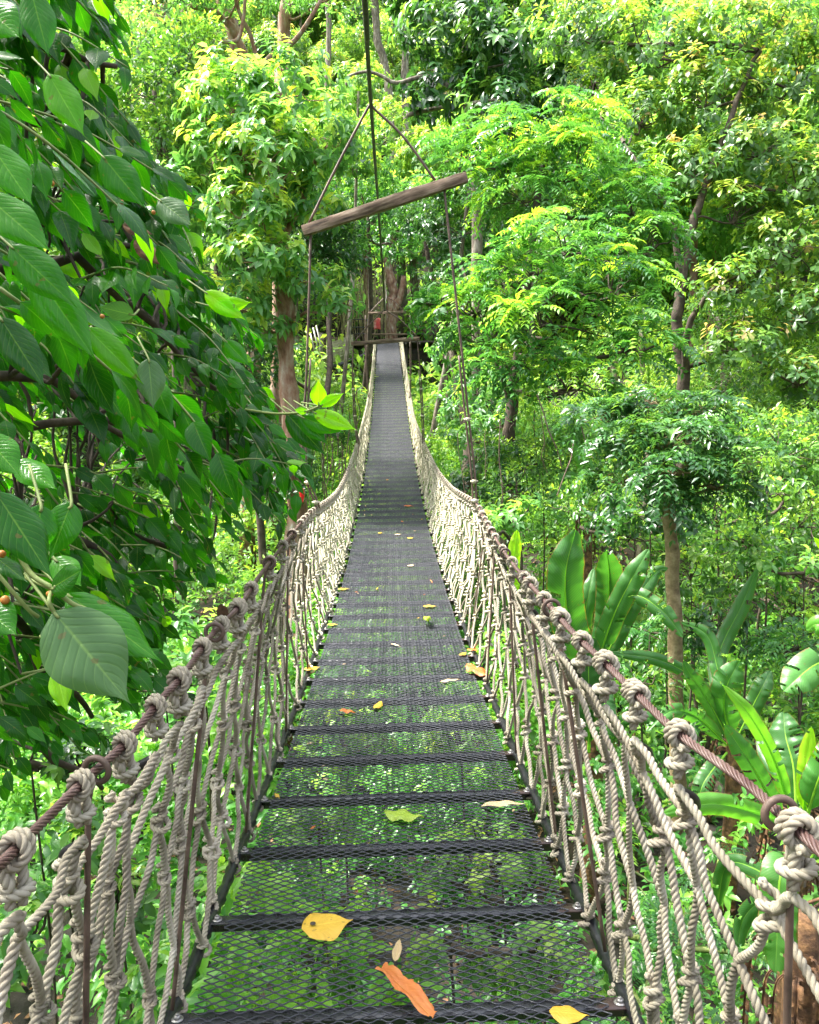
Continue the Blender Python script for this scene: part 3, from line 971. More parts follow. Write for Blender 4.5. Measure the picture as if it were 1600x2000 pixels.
def tree(name, label, cat, base, trunks, blobs, kind, size, dens, leafm, barkm, g, group=None, twigs=8, young=0.15, gaps=0.35, low=-.75, K=None, tm=None, branches=None, shell=(.6, 1.05)):
    """trunks: list of (points, r0, r1); blobs: list of (centre, radii); dens: clusters per square metre of blob surface"""
    t = thing(name, label, cat, base, group)
    b0 = np.array(t.location)
    parts = []
    for i, (pts, r0, r1) in enumerate(trunks):
        p = spline(np.array(pts, float), 6)
        p = p + np.concatenate([[[0, 0, 0]], g.normal(size=(len(p) - 1, 3)) * .012 * (r0 / .1)])
        rr = np.linspace(r0, r1, len(p)) * (1 + .06 * g.normal(size=len(p)))
        rr[0] *= 1.25
        me = mkmesh('trunk', [dict(tube(p, rr, k=14 if r0 > .06 else 8), V=tube(p, rr, k=14 if r0 > .06 else 8)['V'] - b0)], barkm)
        ob('trunk', me, t)
    anchors = np.concatenate([spline(np.array(x[0], float), 6)[3:] for x in trunks]) if trunks else np.array([b0])
    br, fo = [], []
    for (c, rad) in blobs:
        c = np.array(c, float); rad = np.array(rad, float)
        area = 4 * math.pi * ((rad[0] * rad[1] + rad[0] * rad[2] + rad[1] * rad[2]) / 3)
        n = max(8, int(dens * area))
        C, S = blob_points(c, rad, n, g, gaps=gaps, low=low, shell=shell)
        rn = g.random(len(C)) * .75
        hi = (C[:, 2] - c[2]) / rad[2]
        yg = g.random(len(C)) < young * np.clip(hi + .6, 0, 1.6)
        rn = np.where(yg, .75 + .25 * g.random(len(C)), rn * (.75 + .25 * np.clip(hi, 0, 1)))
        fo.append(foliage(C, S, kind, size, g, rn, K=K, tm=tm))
        di = np.linalg.norm(anchors - c, axis=1) + np.maximum(0, anchors[:, 2] - c[2]) * 1.5
        a = anchors[np.argmin(di)]
        hub = c - UP * rad[2] * .25
        L = np.linalg.norm(hub - a)
        r0 = min(.09, .018 + .012 * L)
        br.append(tube(limb(a, hub, g, sag=-.1), np.linspace(r0, r0 * .6, 9)[:len(limb(a, hub, g))], k=6, cap=False))
        idx = g.choice(len(C), min(twigs, len(C)), replace=False)
        for q in idx:
            l = limb(hub, C[q], g, .25)
            br.append(tube(l, np.linspace(r0 * .45, .005, len(l)), k=4, cap=False))
    for bb in (branches or []):
        pts, r0, r1 = bb
        p = spline(np.array(pts, float), 5)
        br.append(tube(p, np.linspace(r0, r1, len(p)), k=8))
    if br:
        ob('branch', mkmesh('branch', [dict(q, V=q['V'] - b0) for q in br], barkm), t)
    ob('crown', mkmesh('crown', [dict(q, V=q['V'] - b0) for q in fo], leafm), t)
    return t


def copy_tree(o, loc, rz, s, label=None, group=None):
    r = o.copy(); COL.objects.link(r)
    r.location = tuple(float(v) for v in loc); r.rotation_euler = (0, 0, rz); r.scale = s
    if label: r['label'] = label
    if group: r['group'] = group
    for ch in list(o.children):
        c = ch.copy(); COL.objects.link(c); c.parent = r
    return r


def B(px, py, Y, rx, ry, rz=None, k=1.0):
    """blob from photo pixel, distance and pixel radii"""
    return (P(px, py, Y), (rx * Y / F, (rz if rz else (rx + ry) / 2) * Y / F * k, ry * Y / F))


# ------------------------------------------------------------------ terrain
def gz(x, y):
    x = np.asarray(x, float); y = np.asarray(y, float)
    z = -4.9 + 0 * x
    z = z + .17 * np.maximum(0, y - 14) + .62 * np.maximum(0, y - 52)
    z = z + .34 * np.maximum(0, x - 5.5) + .30 * np.maximum(0, -x - 5)
    z = z + .35 * np.maximum(0, 0.5 - y)
    z = z + .28 * np.sin(x * .9 + y * .5) + .22 * np.sin(y * 1.1 - x * .4) + .12 * np.sin(x * 2.3 + 1) * np.sin(y * 1.9)
    return z


def ground_mesh():
    ys = np.concatenate([np.linspace(-40, -6, 20), np.linspace(-5, 30, 120), np.linspace(31, 60, 40), np.linspace(63, 190, 50)])
    xs = np.concatenate([np.linspace(-160, -22, 30), np.linspace(-20, 20, 110), np.linspace(22, 160, 30)])
    X, Y = np.meshgrid(xs, ys)
    Z = gz(X, Y)
    V = np.stack([X, Y, Z], -1).reshape(-1, 3)
    nx, ny = len(xs), len(ys)
    i = np.arange(ny - 1)[:, None] * nx; j = np.arange(nx - 1)[None, :]
    return dict(V=V, F=np.stack([i + j, i + j + 1, i + nx + j + 1, i + nx + j], -1).reshape(-1, 4))


tag(mk('ground', [ground_mesh()], MAT['soil']), kind='structure')


def cover(name, label, cat, n, xr, yr, size, hmax, matn, g, kind='loose', K=10, tm=None, inview=True, dens_scale=0.8, thr=-0.2, base=0.0, thin=1.0):
    x = g.uniform(*xr, n); y = g.uniform(*yr, n)
    d = np.sin(x * dens_scale * 1.7 + y * .9 * dens_scale) + np.sin(y * dens_scale * 1.9 - x * .8 + 2) + .8 * np.sin(x * 3.1 + y * 2.7)
    keep = (d + g.normal(size=n) * .5) > thr
    dn = np.where((x > 1.3) & (y < 11.5), thin, 1.0)
    keep &= g.random(n) < dn
    if inview:
        keep &= np.abs(x) < y * .56 + 3.0
    x, y, d = x[keep], y[keep], d[keep]
    h = base + hmax * np.clip(.25 + d * .28 + g.uniform(-.25, .25, len(x)), 0.02, 1.2)
    C = np.stack([x, y, gz(x, y) + h], 1)
    dx_ = np.abs(x - deck_x(y)); top_ = deck_z(np.clip(y, 0, 46)) - .35 - size
    lim_ = (dx_ < 1.5 + size * 2) & (y < 53) & (C[:, 2] > top_)
    C[lim_, 2] = np.minimum(C[lim_, 2], gz(x, y)[lim_] + .15)
    ok = ~((dx_ < 1.5 + size * 2) & (y < 53) & (C[:, 2] > top_))
    C, x, d = C[ok], x[ok], d[ok]
    S = nrm(np.stack([g.normal(size=len(x)) * .5, g.normal(size=len(x)) * .5 - .25, np.full(len(x), 1.0)], 1))
    rn = np.clip(.2 + .3 * g.random(len(x)) + .15 * d, 0, .95)
    rn = np.where(g.random(len(x)) < .06, .95, rn)
    p = foliage(C, S, kind, size, g, rn, K=K, tm=tm)
    o = mk(name, [p], MAT[matn])
    tag(o, label, cat, kind='stuff')
    return o


g = np.random.default_rng(11)
cover('ground_cover', 'bright green heart shaped ground cover leaves under the mesh deck', 'ground cover', 32000, (-8, 7), (-1, 13), .11, 2.3, 'cover', g, 'whorl', 8, T_MID, thr=-.35, thin=.45)
cover('undergrowth', 'mixed green undergrowth filling the valley slopes', 'undergrowth', 52000, (-22, 22), (8, 36), .15, 2.0, 'finel', g, 'loose', 11, T_LO, thr=-.9, thin=.3)
cover('hillside_growth', 'pale green scrub covering the rising hillside behind', 'undergrowth', 30000, (-75, 75), (34, 130), .48, 3.0, 'far', g, 'loose', 10, T_LO, dens_scale=.25, thr=-1.6)

cover('leaf_litter', 'brown fallen leaves littering the dark valley floor', 'leaf litter', 7000, (-9, 9), (-1, 24), .10, .05, 'deadleaf', g, 'loose', 4, T_LO, thr=-9)
cover('ferny_growth', 'feathery ferns filling the shade under the far end of the footbridge', 'ferns', 5000, (-9, 6), (20, 50), .11, .9, 'pinna', g, 'pinnate', 10, T_LO, thr=-.8)
# ------------------------------------------------------------------ trees placed from the photograph
GT = np.random.default_rng(21)
base_at = lambda px, py, Y: (lambda p: np.array([p[0], p[1], float(gz(p[0], p[1]))]))(P(px, py, Y))

# 1. broad-leaved tree left of the bridge
b = base_at(582, 1000, 14)
tree('broadleaf_tree', 'bright broad-leaved tree with a reddish trunk close left of the footbridge', 'tree', b,
     [([b, P(580, 1000, 14), P(566, 800, 14), P(556, 620, 14), P(552, 470, 14), P(545, 330, 14.2)], .20, .10),
      ([P(553, 500, 14), P(500, 400, 13.8), P(470, 280, 13.8)], .06, .025), ([P(552, 470, 14), P(600, 370, 14), P(620, 300, 14)], .06, .025)],
     [B(455, 195, 14, 95, 75), B(560, 175, 14.4, 100, 70), B(415, 300, 13.8, 85, 75), B(520, 300, 13.6, 110, 85), B(620, 270, 14.2, 85, 75), B(360, 385, 13.8, 75, 65),
      B(470, 410, 13.4, 90, 60), B(610, 400, 14, 70, 60), B(500, 500, 13.2, 95, 50), B(610, 545, 13.6, 85, 42), B(450, 590, 13.6, 80, 60), B(520, 640, 13.9, 60, 40), B(660, 590, 13.6, 45, 25)],
     'whorl', .19, 13, MAT['broad'], MAT['bark_red'], GT, young=.35, K=9, gaps=.52)

# 2. compound-leaved tree right of the bridge, two tiers
b = base_at(1005, 1000, 15)
tree('compound_leaf_tree', 'large tiered tree with compound leaves leaning over the right side of the footbridge', 'tree', b,
     [([b, P(990, 960, 15), P(1000, 800, 15), P(1015, 640, 15), P(1040, 480, 15), P(1060, 330, 15.5)], .14, .06),
      ([P(1000, 800, 15), P(950, 640, 15), P(900, 520, 15.3)], .05, .02)],
     [B(985, 290, 15.5, 115, 60), B(1090, 260, 15.5, 120, 70), B(1130, 330, 15, 140, 70), B(900, 320, 15.6, 80, 55), B(1040, 380, 15.2, 130, 50), B(1235, 400, 14.6, 90, 70), B(1270, 480, 14.2, 75, 60),
      B(1110, 480, 13.6, 140, 60), B(1000, 540, 13.6, 120, 60), B(1200, 560, 13.4, 110, 70), B(930, 600, 13.4, 100, 45), B(1080, 620, 13, 140, 65), B(1220, 670, 12.8, 95, 60), B(1010, 700, 12.9, 115, 50),
      B(1110, 750, 12.7, 110, 50), B(955, 660, 13.3, 70, 45), B(860, 590, 13.6, 50, 22)],
     'pinnate', .125, 5.2, MAT['pinna'], MAT['bark_dark'], GT, young=.30, K=12, gaps=.36)

# 3. red-tipped tree right
b = base_at(1335, 900, 17)
tree('red_tipped_tree', 'wide tree with reddish new leaf tips and a forked dark trunk on the right', 'tree', b,
     [([b, P(1335, 900, 17), P(1338, 760, 17), P(1325, 640, 17), P(1335, 540, 17), P(1365, 400, 17), P(1420, 250, 17.4), P(1480, 100, 18)], .17, .04),
      ([P(1338, 740, 17), P(1345, 640, 16.6), P(1400, 560, 16.4), P(1480, 530, 16.2)], .08, .02),
      ([P(1330, 560, 17), P(1310, 420, 17), P(1270, 360, 17), P(1220, 280, 17.4)], .07, .02),
      ([P(1338, 720, 17), P(1420, 690, 16.4), P(1520, 650, 16)], .05, .015)],
     [B(1460, 70, 18.5, 130, 80), B(1280, 90, 19, 120, 80), B(1560, 150, 18, 90, 90), B(1380, 190, 18, 110, 70), B(1250, 230, 18.4, 90, 60), B(1480, 290, 17.4, 110, 70), B(1350, 330, 17.4, 90, 60),
      B(1570, 350, 17, 80, 80), B(1430, 420, 17, 110, 60), B(1540, 480, 16.6, 100, 70), B(1440, 560, 16.4, 90, 50), B(1570, 610, 16.2, 80, 60), B(1450, 670, 16, 90, 45), B(1560, 740, 15.6, 80, 50), B(1150, 60, 20, 110, 70), B(1160, 170, 20, 80, 50)],
     'whorl', .19, 11, MAT['redtip'], MAT['bark_dark'], GT, young=.30, K=9, gaps=.42, tm=T_OBO, twigs=14)

# 4. small dark glossy tree on a straight tan trunk
b = base_at(1320, 1560, 8.2)
tree('slender_tree', 'slender tan-trunked tree with dark glossy leaves standing among the banana plants', 'tree', b,
     [([b, P(1322, 1560, 8.2), P(1320, 1350, 8.2), P(1315, 1150, 8.2), P(1305, 960, 8.2), P(1300, 880, 8.2)], .088, .055)],
     [B(1240, 850, 8.3, 75, 30), B(1340, 850, 8.0, 90, 32), B(1440, 895, 7.8, 75, 26), B(1330, 915, 7.7, 80, 26), B(1290, 785, 8.6, 75, 26), B(1215, 935, 8.3, 60, 22), B(1400, 950, 8.0, 75, 20), B(1380, 800, 8.4, 70, 24), B(1180, 810, 8.8, 60, 24), B(1300, 970, 7.8, 50, 18)],
     'pinnate', .085, 34, MAT['darkglossy'], MAT['bark_tan'], GT, young=.12, K=10, gaps=.4, twigs=10)

# 5. fine-leaved bushes on the right slope
for i, (lab, bl) in enumerate([
    ('loose fine-leaved bush behind the slender tan trunk', [B(1400, 1010, 10, 90, 70), B(1440, 1120, 9.6, 80, 70), B(1380, 1200, 9.4, 60, 60)]),
    ('tall fine-leaved bush at the right edge of the photo', [B(1530, 880, 11, 110, 80), B(1560, 1010, 10.4, 80, 80), B(1500, 1130, 10, 70, 70), B(1560, 1200, 9.6, 60, 50)]),
    ('airy bush of small leaves between the tall banana clump and the compound-leaved tree', [B(1130, 990, 11.5, 90, 45), B(1200, 930, 12, 80, 50), B(1230, 1040, 11, 60, 40)]),
    ('low bush growing just outside the right handrail cable', [B(1010, 960, 12.5, 60, 60), B(975, 880, 14.5, 45, 60), B(1000, 1030, 11.5, 50, 40)])]):
    c0 = bl[0][0]; b = np.array([c0[0], c0[1], float(gz(c0[0], c0[1]))])
    tree('bush', lab, 'bush', b, [([b, (b + c0) / 2 + [.1, 0, 0], c0], .035, .012), ([b, (b + c0) / 2 - [.2, 0, 0], bl[1][0]], .03, .01)], bl, 'loose', .085, 26, MAT['finel'], MAT['bark_dark'], GT, young=.2, K=12, gaps=.3, twigs=10)

# 6. leaning bare-trunked tree top left
b = base_at(470, 620, 19)
dk = MAT['bark_red']
tree('leaning_tree', 'tree with leaning pale-red trunks and dark arching limbs at the top left', 'tree', b,
     [([b, P(500, 300, 19), P(482, 150, 19), P(440, 20, 19), P(420, -60, 19)], .17, .12),
      ([b + [.6, .3, 0], P(548, 250, 19.4), P(552, 120, 19.4), P(562, -60, 19.4)], .16, .13),
      ([P(495, 200, 19), P(470, 90, 18.8), P(430, 30, 18.6), P(370, 10, 18.4)], .10, .05)],
     [B(330, 20, 18.5, 90, 60), B(640, -10, 19, 70, 40), B(480, -30, 18, 120, 40), B(260, 80, 17.5, 60, 50)], 'loose', .12, 16, MAT['broad'], dk, GT, K=12,
     branches=[([P(500, 150, 18.6), P(530, 110, 18.4), P(575, 80, 18.2), P(610, 30, 18), P(632, -10, 18)], .075, .03),
               ([P(385, 210, 18), P(395, 110, 18), P(400, 80, 18), P(460, 80, 18), P(475, 40, 18), P(480, -20, 18)], .05, .035),
               ([P(505, 130, 18.6), P(490, 70, 18.4), P(470, 30, 18.2), P(455, -20, 18)], .05, .035),
               ([P(395, 90, 18), P(350, 60, 17.8), P(300, 30, 17.6)], .03, .015)])
# 7. small-leaved trees upper left
for lab, bl, mt, px in [
    ('leafy young tree filling the gap between the glossy foliage and the pale-red trunks', [B(300, 170, 15, 90, 90), B(370, 110, 15.5, 70, 60), B(330, 290, 14.8, 70, 80), B(400, 200, 15.5, 60, 60)], 'finel', 330),
    ('dense dark green tree just behind the broad-leaved tree', [B(420, 520, 16, 90, 90), B(560, 430, 16.5, 120, 100), B(640, 480, 17, 80, 80), B(480, 700, 15.5, 90, 80), B(510, 860, 16, 40, 70)], 'darkglossy', 520)]:
    c0 = bl[0][0]; b = base_at(px, 900, bl[0][0][1])
    tree('leafy_tree', lab, 'tree', b, [([b, (b + c0) / 2 + [.2, 0, 0], c0], .09, .04)], bl, 'loose', .12, 24, MAT[mt], MAT['bark_dark'], GT, K=12, gaps=.25)
# 8. big-leaved tree top centre-right, mossy trunks
b = base_at(790, 480, 56)
tree('mossy_tree', 'pair of tall mossy grey trunks rising side by side at the top centre', 'tree', b,
     [([b, P(770, 300, 56), P(758, 160, 56), P(735, 60, 56), P(728, -90, 56)], .30, .22), ([b + [.9, 0, 0], P(797, 300, 56.5), P(792, 130, 56.5), P(800, -90, 56.5)], .30, .24)],
     [B(740, -60, 56, 90, 50), B(820, -40, 56, 80, 50), B(700, 30, 57, 30, 20)], 'whorl', .34, 3, MAT['darkglossy'], MAT['bark_grey'], GT, gaps=.5)
b = base_at(640, 480, 52)
tree('thin_tree', 'thin pale trunk standing left of the main cable near the top', 'tree', b, [([b, P(640, 200, 52), P(642, 60, 52), P(636, -60, 52)], .20, .14)], [B(630, -40, 52, 60, 30)], 'loose', .3, 4, MAT['far'], MAT['bark_grey'], GT)
b = base_at(935, 600, 24)
tree('big_leaved_tree', 'big-leaved dark tree at the top centre-right with a curved bare limb', 'tree', b,
     [([b, P(930, 400, 24), P(915, 250, 24), P(905, 120, 24), P(915, 20, 24)], .16, .08)],
     [B(900, 60, 24, 110, 70), B(1010, 90, 23, 100, 80), B(870, 170, 24, 80, 60), B(980, 210, 22.5, 90, 50), B(830, 20, 25, 70, 60), B(1090, 170, 23, 70, 60)],
     'whorl', .30, 6, MAT['darkglossy'], MAT['bark_grey'], GT, young=.3, K=9, gaps=.45,
     branches=[([P(676, 168, 24), P(680, 150, 24), P(715, 140, 24), P(745, 148, 24), P(775, 162, 24), P(840, 150, 24), P(910, 190, 24)], .03, .07), ([P(795, 225, 24), P(850, 212, 24), P(930, 200, 23), P(985, 192, 22.5)], .07, .03)])
# 9. dark trees behind the end of the bridge
for lab, bl, px, Y, mt in [
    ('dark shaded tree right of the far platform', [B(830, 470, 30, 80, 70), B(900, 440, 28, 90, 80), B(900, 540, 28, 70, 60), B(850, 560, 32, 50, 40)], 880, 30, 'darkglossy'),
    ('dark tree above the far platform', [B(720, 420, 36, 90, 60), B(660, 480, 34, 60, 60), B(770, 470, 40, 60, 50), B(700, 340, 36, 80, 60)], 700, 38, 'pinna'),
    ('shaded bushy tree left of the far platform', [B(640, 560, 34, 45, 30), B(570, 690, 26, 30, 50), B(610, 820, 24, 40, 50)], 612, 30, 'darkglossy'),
    ('green leafy tree low on the slope right of the far deck', [B(880, 680, 24, 50, 50), B(930, 760, 21, 50, 60), B(890, 800, 24, 40, 60), B(965, 800, 18, 50, 60)], 900, 22, 'broad')]:
    c0 = bl[0][0]; b = base_at(px, 800, Y)
    tree('shade_tree', lab, 'tree', b, [([b, (b + c0) / 2 + [.3, 0, 0], c0], .16, .08)], bl, 'whorl', .2, 6, MAT[mt], MAT['bark_dark'], GT, K=9, gaps=.2, young=.1)

for lab, bl, px, Y, mt, kk, sz in [
    ('pale leafy tree filling the gap between the two-tiered tree and the forked trunk', [B(1250, 640, 19, 70, 60), B(1290, 760, 18.5, 80, 50), B(1230, 800, 18, 70, 40)], 1260, 18.5, 'far', 'loose', .12),
    ('fine pale tree behind the forked dark trunk', [B(1400, 620, 21, 80, 60), B(1400, 740, 20, 90, 60), B(1480, 800, 19, 80, 40)], 1420, 20, 'finel', 'loose', .12),
    ('pale leafy tree behind the raised end of the spreader beam', [B(930, 240, 27, 80, 50), B(840, 300, 28, 70, 50), B(760, 260, 29, 60, 60)], 830, 28, 'far', 'whorl', .2),
    ('pale leafy tree between the main cable and the broad-leaved tree', [B(700, 180, 33, 60, 60), B(650, 260, 32, 60, 60), B(690, 300, 32, 50, 50)], 660, 33, 'far', 'whorl', .22)]:
    c0 = bl[0][0]; b = base_at(px, 800, Y)
    tree('leafy_tree', lab, 'tree', b, [([b, (b + c0) / 2 + [.2, 0, 0], c0], .10, .05)], bl, kk, sz, 14 if kk == 'loose' else 7, MAT[mt], MAT['bark_grey'], GT, K=11, gaps=.3, young=.3)
# 10. far canopy: kinds built once, then copied up the hillside
protos = []
for i, (lab, mt, kd, sz) in enumerate([('pale yellow-green', 'far', 'loose', .34), ('mid green', 'finel', 'whorl', .36), ('dark green', 'broad', 'loose', .34), ('reddish-tipped', 'redtip', 'whorl', .34)]):
    gg = np.random.default_rng(50 + i)
    bb = np.zeros(3)
    H = 9.5 + i
    bl = [(np.array([gg.normal() * 1.9, gg.normal() * 1.9, H + gg.normal() * 1.6 - .5 * k * .4]), (2.0 + gg.random(), 2.0 + gg.random(), 1.3 + .5 * gg.random())) for k in range(9)]
    t = tree('hillside_tree', 'x', 'tree', bb, [([bb - [0, 0, .5], [.1, 0, 3], [-.1, .1, 6], [0, 0, H]], .24, .10)], bl, kd, sz, 4.2, MAT[mt], MAT['bark_grey'] if i % 2 else MAT['bark_red'], gg, gaps=.3, young=.25)
    protos.append((t, lab))
spots = []
gg = np.random.default_rng(77)
for y in (27, 33, 40, 48, 57, 67, 78, 90, 104, 120):
    w = y * .62 + 5
    step = 4.2 + y * .055
    xs_ = np.arange(-w, w, step) + gg.uniform(-1, 1)
    for x in xs_:
        x = x + gg.normal() * 1.0; yy = y + gg.normal() * 2
        if yy < 46 and -4.5 < x < 2.5: continue
        if yy < 50 and -6 < x < 4: continue
        spots.append((x, yy))
first = set()
for x, y in spots:
    k = int(gg.integers(4)) if y > 34 else int(gg.choice([0, 1, 2, 3]))
    t, lab = protos[k]
    row = 'high on the far hillside' if y > 80 else ('midway up the far hillside' if y > 52 else 'at the foot of the far hillside')
    L_ = f'{lab} tree {row}, one of many there'
    s = gg.uniform(.75, 1.15) * (0.8 if y < 40 else 1.0)
    loc = (x, y, float(gz(x, y)) - .3)
    if k not in first:
        first.add(k)
        t.location = loc; t.scale = (s, s, s); t['label'] = L_; t['group'] = f'{lab} trees {row}'
    else:
        copy_tree(t, loc, gg.random() * 6.28, (s, s, s * gg.uniform(.9, 1.15)), L_, f'{lab} trees {row}')

# ------------------------------------------------------------------ banana plants
def banana_leaf(pts, w, seed, split=0.5, fold=0.35, rnd=.4, twist=0.0, up=None):
    g_ = np.random.default_rng(seed)
    p = spline(np.array(pts, float), 10)
    s = np.concatenate([[0], np.cumsum(np.linalg.norm(np.diff(p, axis=0), axis=1))]); Lt = s[-1]
    n = 46
    t = np.linspace(0, Lt, n)
    p = np.stack([np.interp(t, s, p[:, i]) for i in range(3)], 1)
    T = nrm(np.gradient(p, axis=0))
    toward = nrm(-p[n // 2]) if up is None else np.array(up, float)
    U = nrm(np.cross(T, toward)); Nn = np.cross(U, T)
    if twist:
        a = np.linspace(-twist, twist, n)[:, None]
        U, Nn = U * np.cos(a) + Nn * np.sin(a), Nn * np.cos(a) - U * np.sin(a)
    x = t / Lt
    stem = .10
    q = np.clip((x - stem) / (1 - stem), 0, 1)
    wid = np.where(x < stem, 0.03, np.minimum(1, (q / .16 + .02)) ** .6 * (np.clip(1 - q, 0, 1) / .25).clip(0, 1) ** .6) * w / 2
    parts = []
    for sd in (-1, 1):
        k = 5
        ys = np.linspace(0, 1, k)
        V = np.zeros((n, k, 3))
        rip = g_.normal(size=n) * .035
        for j, yv in enumerate(ys):
            V[:, j] = p + U * (sd * wid * yv * math.cos(fold))[:, None] + Nn * (wid * yv * math.sin(fold) - wid * yv ** 2.2 * .55 + rip * wid * yv * 2 + .03 * w * np.sin(x * 40) * yv)[:, None] + T * (wid * .22 * yv)[:, None]
        uvv = np.stack(np.broadcast_arrays((.5 + sd * .5 * ys)[None, :] + 0 * x[:, None], x[:, None]), -1).reshape(-1, 2)
        i = np.arange(n - 1)
        cuts = g_.random(n - 1) < split * .22 + .02
        j = np.arange(k - 1)[None, :]
        Fs = np.stack([i[:, None] * k + j, i[:, None] * k + k + j, i[:, None] * k + k + j + 1, i[:, None] * k + j + 1], -1)
        keep = np.ones((n - 1, k - 1), bool); keep[cuts, 1:] = False
        parts.append(dict(V=V.reshape(-1, 3), F=Fs[keep], uv=uvv, rnd=rnd))
    rib = tube(p - Nn * .004, np.linspace(.018, .003, n) * (w / .5 + .3), k=6)
    rib['rnd'] = .9; rib['uv'] = np.tile([[.5, .5]], (len(rib['V']), 1))
    parts.append(rib)
    return parts


def banana(label, base, stem_top, stem_r, leaves_, seed):
    """leaves_: list of (list of photo points with distance, width px, split, rnd)"""
    t = thing('banana_plant', label, 'banana plant', base)
    b0 = np.array(t.location)
    if stem_top is not None:
        p = spline([b0, (b0 + stem_top) / 2 + [.03, 0, 0], stem_top], 6)
        ob('stem', mkmesh('stem', [dict(q, V=q['V'] - b0) for q in [tube(p, np.linspace(stem_r, stem_r * .6, len(p)), k=12)]], MAT['deadleaf']), t)
    for i, (pp, wpx, split, rn) in enumerate(leaves_):
        pts = [P(*q) for q in pp]
        w = wpx * .84 * pp[1][2] / F
        if seed == 1: rn *= .62
        parts = banana_leaf(pts, w, seed * 50 + i, split, rnd=rn, twist=.25 * ((i % 3) - 1))
        ob('leaf', mkmesh('leaf', [dict(q, V=q['V'] - b0) for q in parts], MAT['banana']), t)
    # hanging dead leaves round the stem
    if stem_top is not None:
        g_ = np.random.default_rng(seed)
        for k in range(11):
            a = g_.random() * 6.28; zz = g_.uniform(-.5, .05)
            d = np.array([math.cos(a), math.sin(a), 0])
            q = [stem_top + [0, 0, zz], stem_top + d * stem_r * 1.3 + [0, 0, zz + .02], stem_top + d * (stem_r * 1.3 + .07 * g_.random()) + [0, 0, zz - .25], stem_top + d * (stem_r + .04 + .10 * g_.random()) + [0, 0, zz - .5 - .3 * g_.random()]]
            ob('dead_leaf', mkmesh('dead_leaf', [dict(z, V=z['V'] - b0) for z in banana_leaf(q, .06 + .07 * g_.random(), seed * 9 + k, 2.5, fold=1.1)], MAT['deadleaf']), t)
    return t


def bbase(px, py, Y):
    return base_at(px, py, Y)


banana('tall banana clump with broad dark paddles just right of the handrail cable', bbase(1160, 1400, 7.6), P(1160, 1300, 7.6), .11,
       [([(1150, 1330, 7.6), (1112, 1220, 7.5), (1105, 1120, 7.4), (1125, 1035, 7.4)], 92, .1, .35),
        ([(1165, 1320, 7.6), (1185, 1220, 7.6), (1190, 1130, 7.5), (1185, 1075, 7.3)], 66, .1, .30),
        ([(1165, 1300, 7.5), (1200, 1200, 7.3), (1240, 1120, 7.2), (1268, 1072, 7.2)], 58, .2, .55),
        ([(1170, 1310, 7.6), (1230, 1190, 7.5), (1280, 1120, 7.6), (1305, 1110, 7.6)], 50, .3, .45),
        ([(1150, 1470, 7.4), (1152, 1390, 7.3), (1150, 1300, 7.3), (1160, 1245, 7.3)], 75, .1, .12),
        ([(1160, 1330, 7.7), (1140, 1240, 7.9), (1150, 1160, 7.9), (1160, 1110, 8)], 40, .1, .5),
        ([(1185, 1330, 7.4), (1180, 1360, 7.2), (1185, 1420, 7.1), (1170, 1470, 7.1)], 55, .8, .5),
        ([(1180, 1240, 7.6), (1230, 1165, 7.4), (1290, 1190, 7.2), (1335, 1245, 7.1)], 44, .9, .6),
        ([(1190, 1460, 7.2), (1215, 1410, 7.1), (1260, 1400, 7.0), (1290, 1420, 7)], 34, .5, .5)], 1)
banana('small banana plant up the slope behind the handrail', bbase(1150, 960, 13), P(1150, 955, 13), .09,
       [([(1150, 965, 13), (1140, 920, 13), (1128, 880, 13), (1120, 850, 13)], 30, .2, .7), ([(1150, 965, 13), (1180, 930, 12.9), (1210, 912, 12.8), (1235, 910, 12.8)], 26, .5, .5),
        ([(1148, 965, 13), (1110, 955, 12.8), (1080, 985, 12.6), (1118, 1030, 12.4)], 30, .9, .6), ([(1152, 965, 13), (1155, 985, 12.8), (1152, 1000, 12.7), (1158, 1020, 12.6)], 24, .2, .9),
        ([(1150, 960, 13), (1120, 930, 13), (1095, 935, 13), (1090, 950, 13)], 22, .2, .6), ([(1152, 960, 13), (1170, 945, 12.8), (1195, 960, 12.6), (1205, 985, 12.6)], 26, .8, .5)], 2)
banana('single bright banana shoot beside the right handrail', bbase(1005, 1200, 8.5), None, .05, [([(1005, 1180, 8.5), (1002, 1110, 8.5), (1006, 1070, 8.5), (1010, 1035, 8.5)], 34, 0, .98)], 3)
banana('banana plant with arching leaves behind the slender tan trunk', bbase(1432, 1460, 7.2), P(1432, 1440, 7.2), .10,
       [([(1432, 1450, 7.2), (1415, 1390, 7.1), (1420, 1340, 7.0), (1445, 1290, 7.0)], 74, .3, .45), ([(1435, 1450, 7.2), (1465, 1390, 7.2), (1490, 1340, 7.2), (1505, 1310, 7.3)], 48, .3, .25),
        ([(1428, 1455, 7.2), (1390, 1380, 7.1), (1350, 1320, 7.0), (1335, 1290, 7.0)], 40, .5, .35), ([(1425, 1460, 7.2), (1360, 1400, 7.0), (1310, 1390, 6.8), (1262, 1430, 6.7)], 40, .7, .55),
        ([(1430, 1450, 7.2), (1370, 1340, 7.3), (1290, 1290, 7.3), (1190, 1275, 7.3)], 34, .8, .3), ([(1430, 1440, 7.3), (1400, 1300, 7.6), (1380, 1240, 7.7), (1330, 1215, 7.8)], 36, .5, .55),
        ([(1420, 1470, 7.1), (1395, 1500, 6.9), (1370, 1540, 6.8), (1365, 1590, 6.8)], 50, .8, .3), ([(1440, 1440, 7.2), (1400, 1300, 7.9), (1450, 1180, 8), (1480, 1110, 8)], 44, .2, .4)], 4)
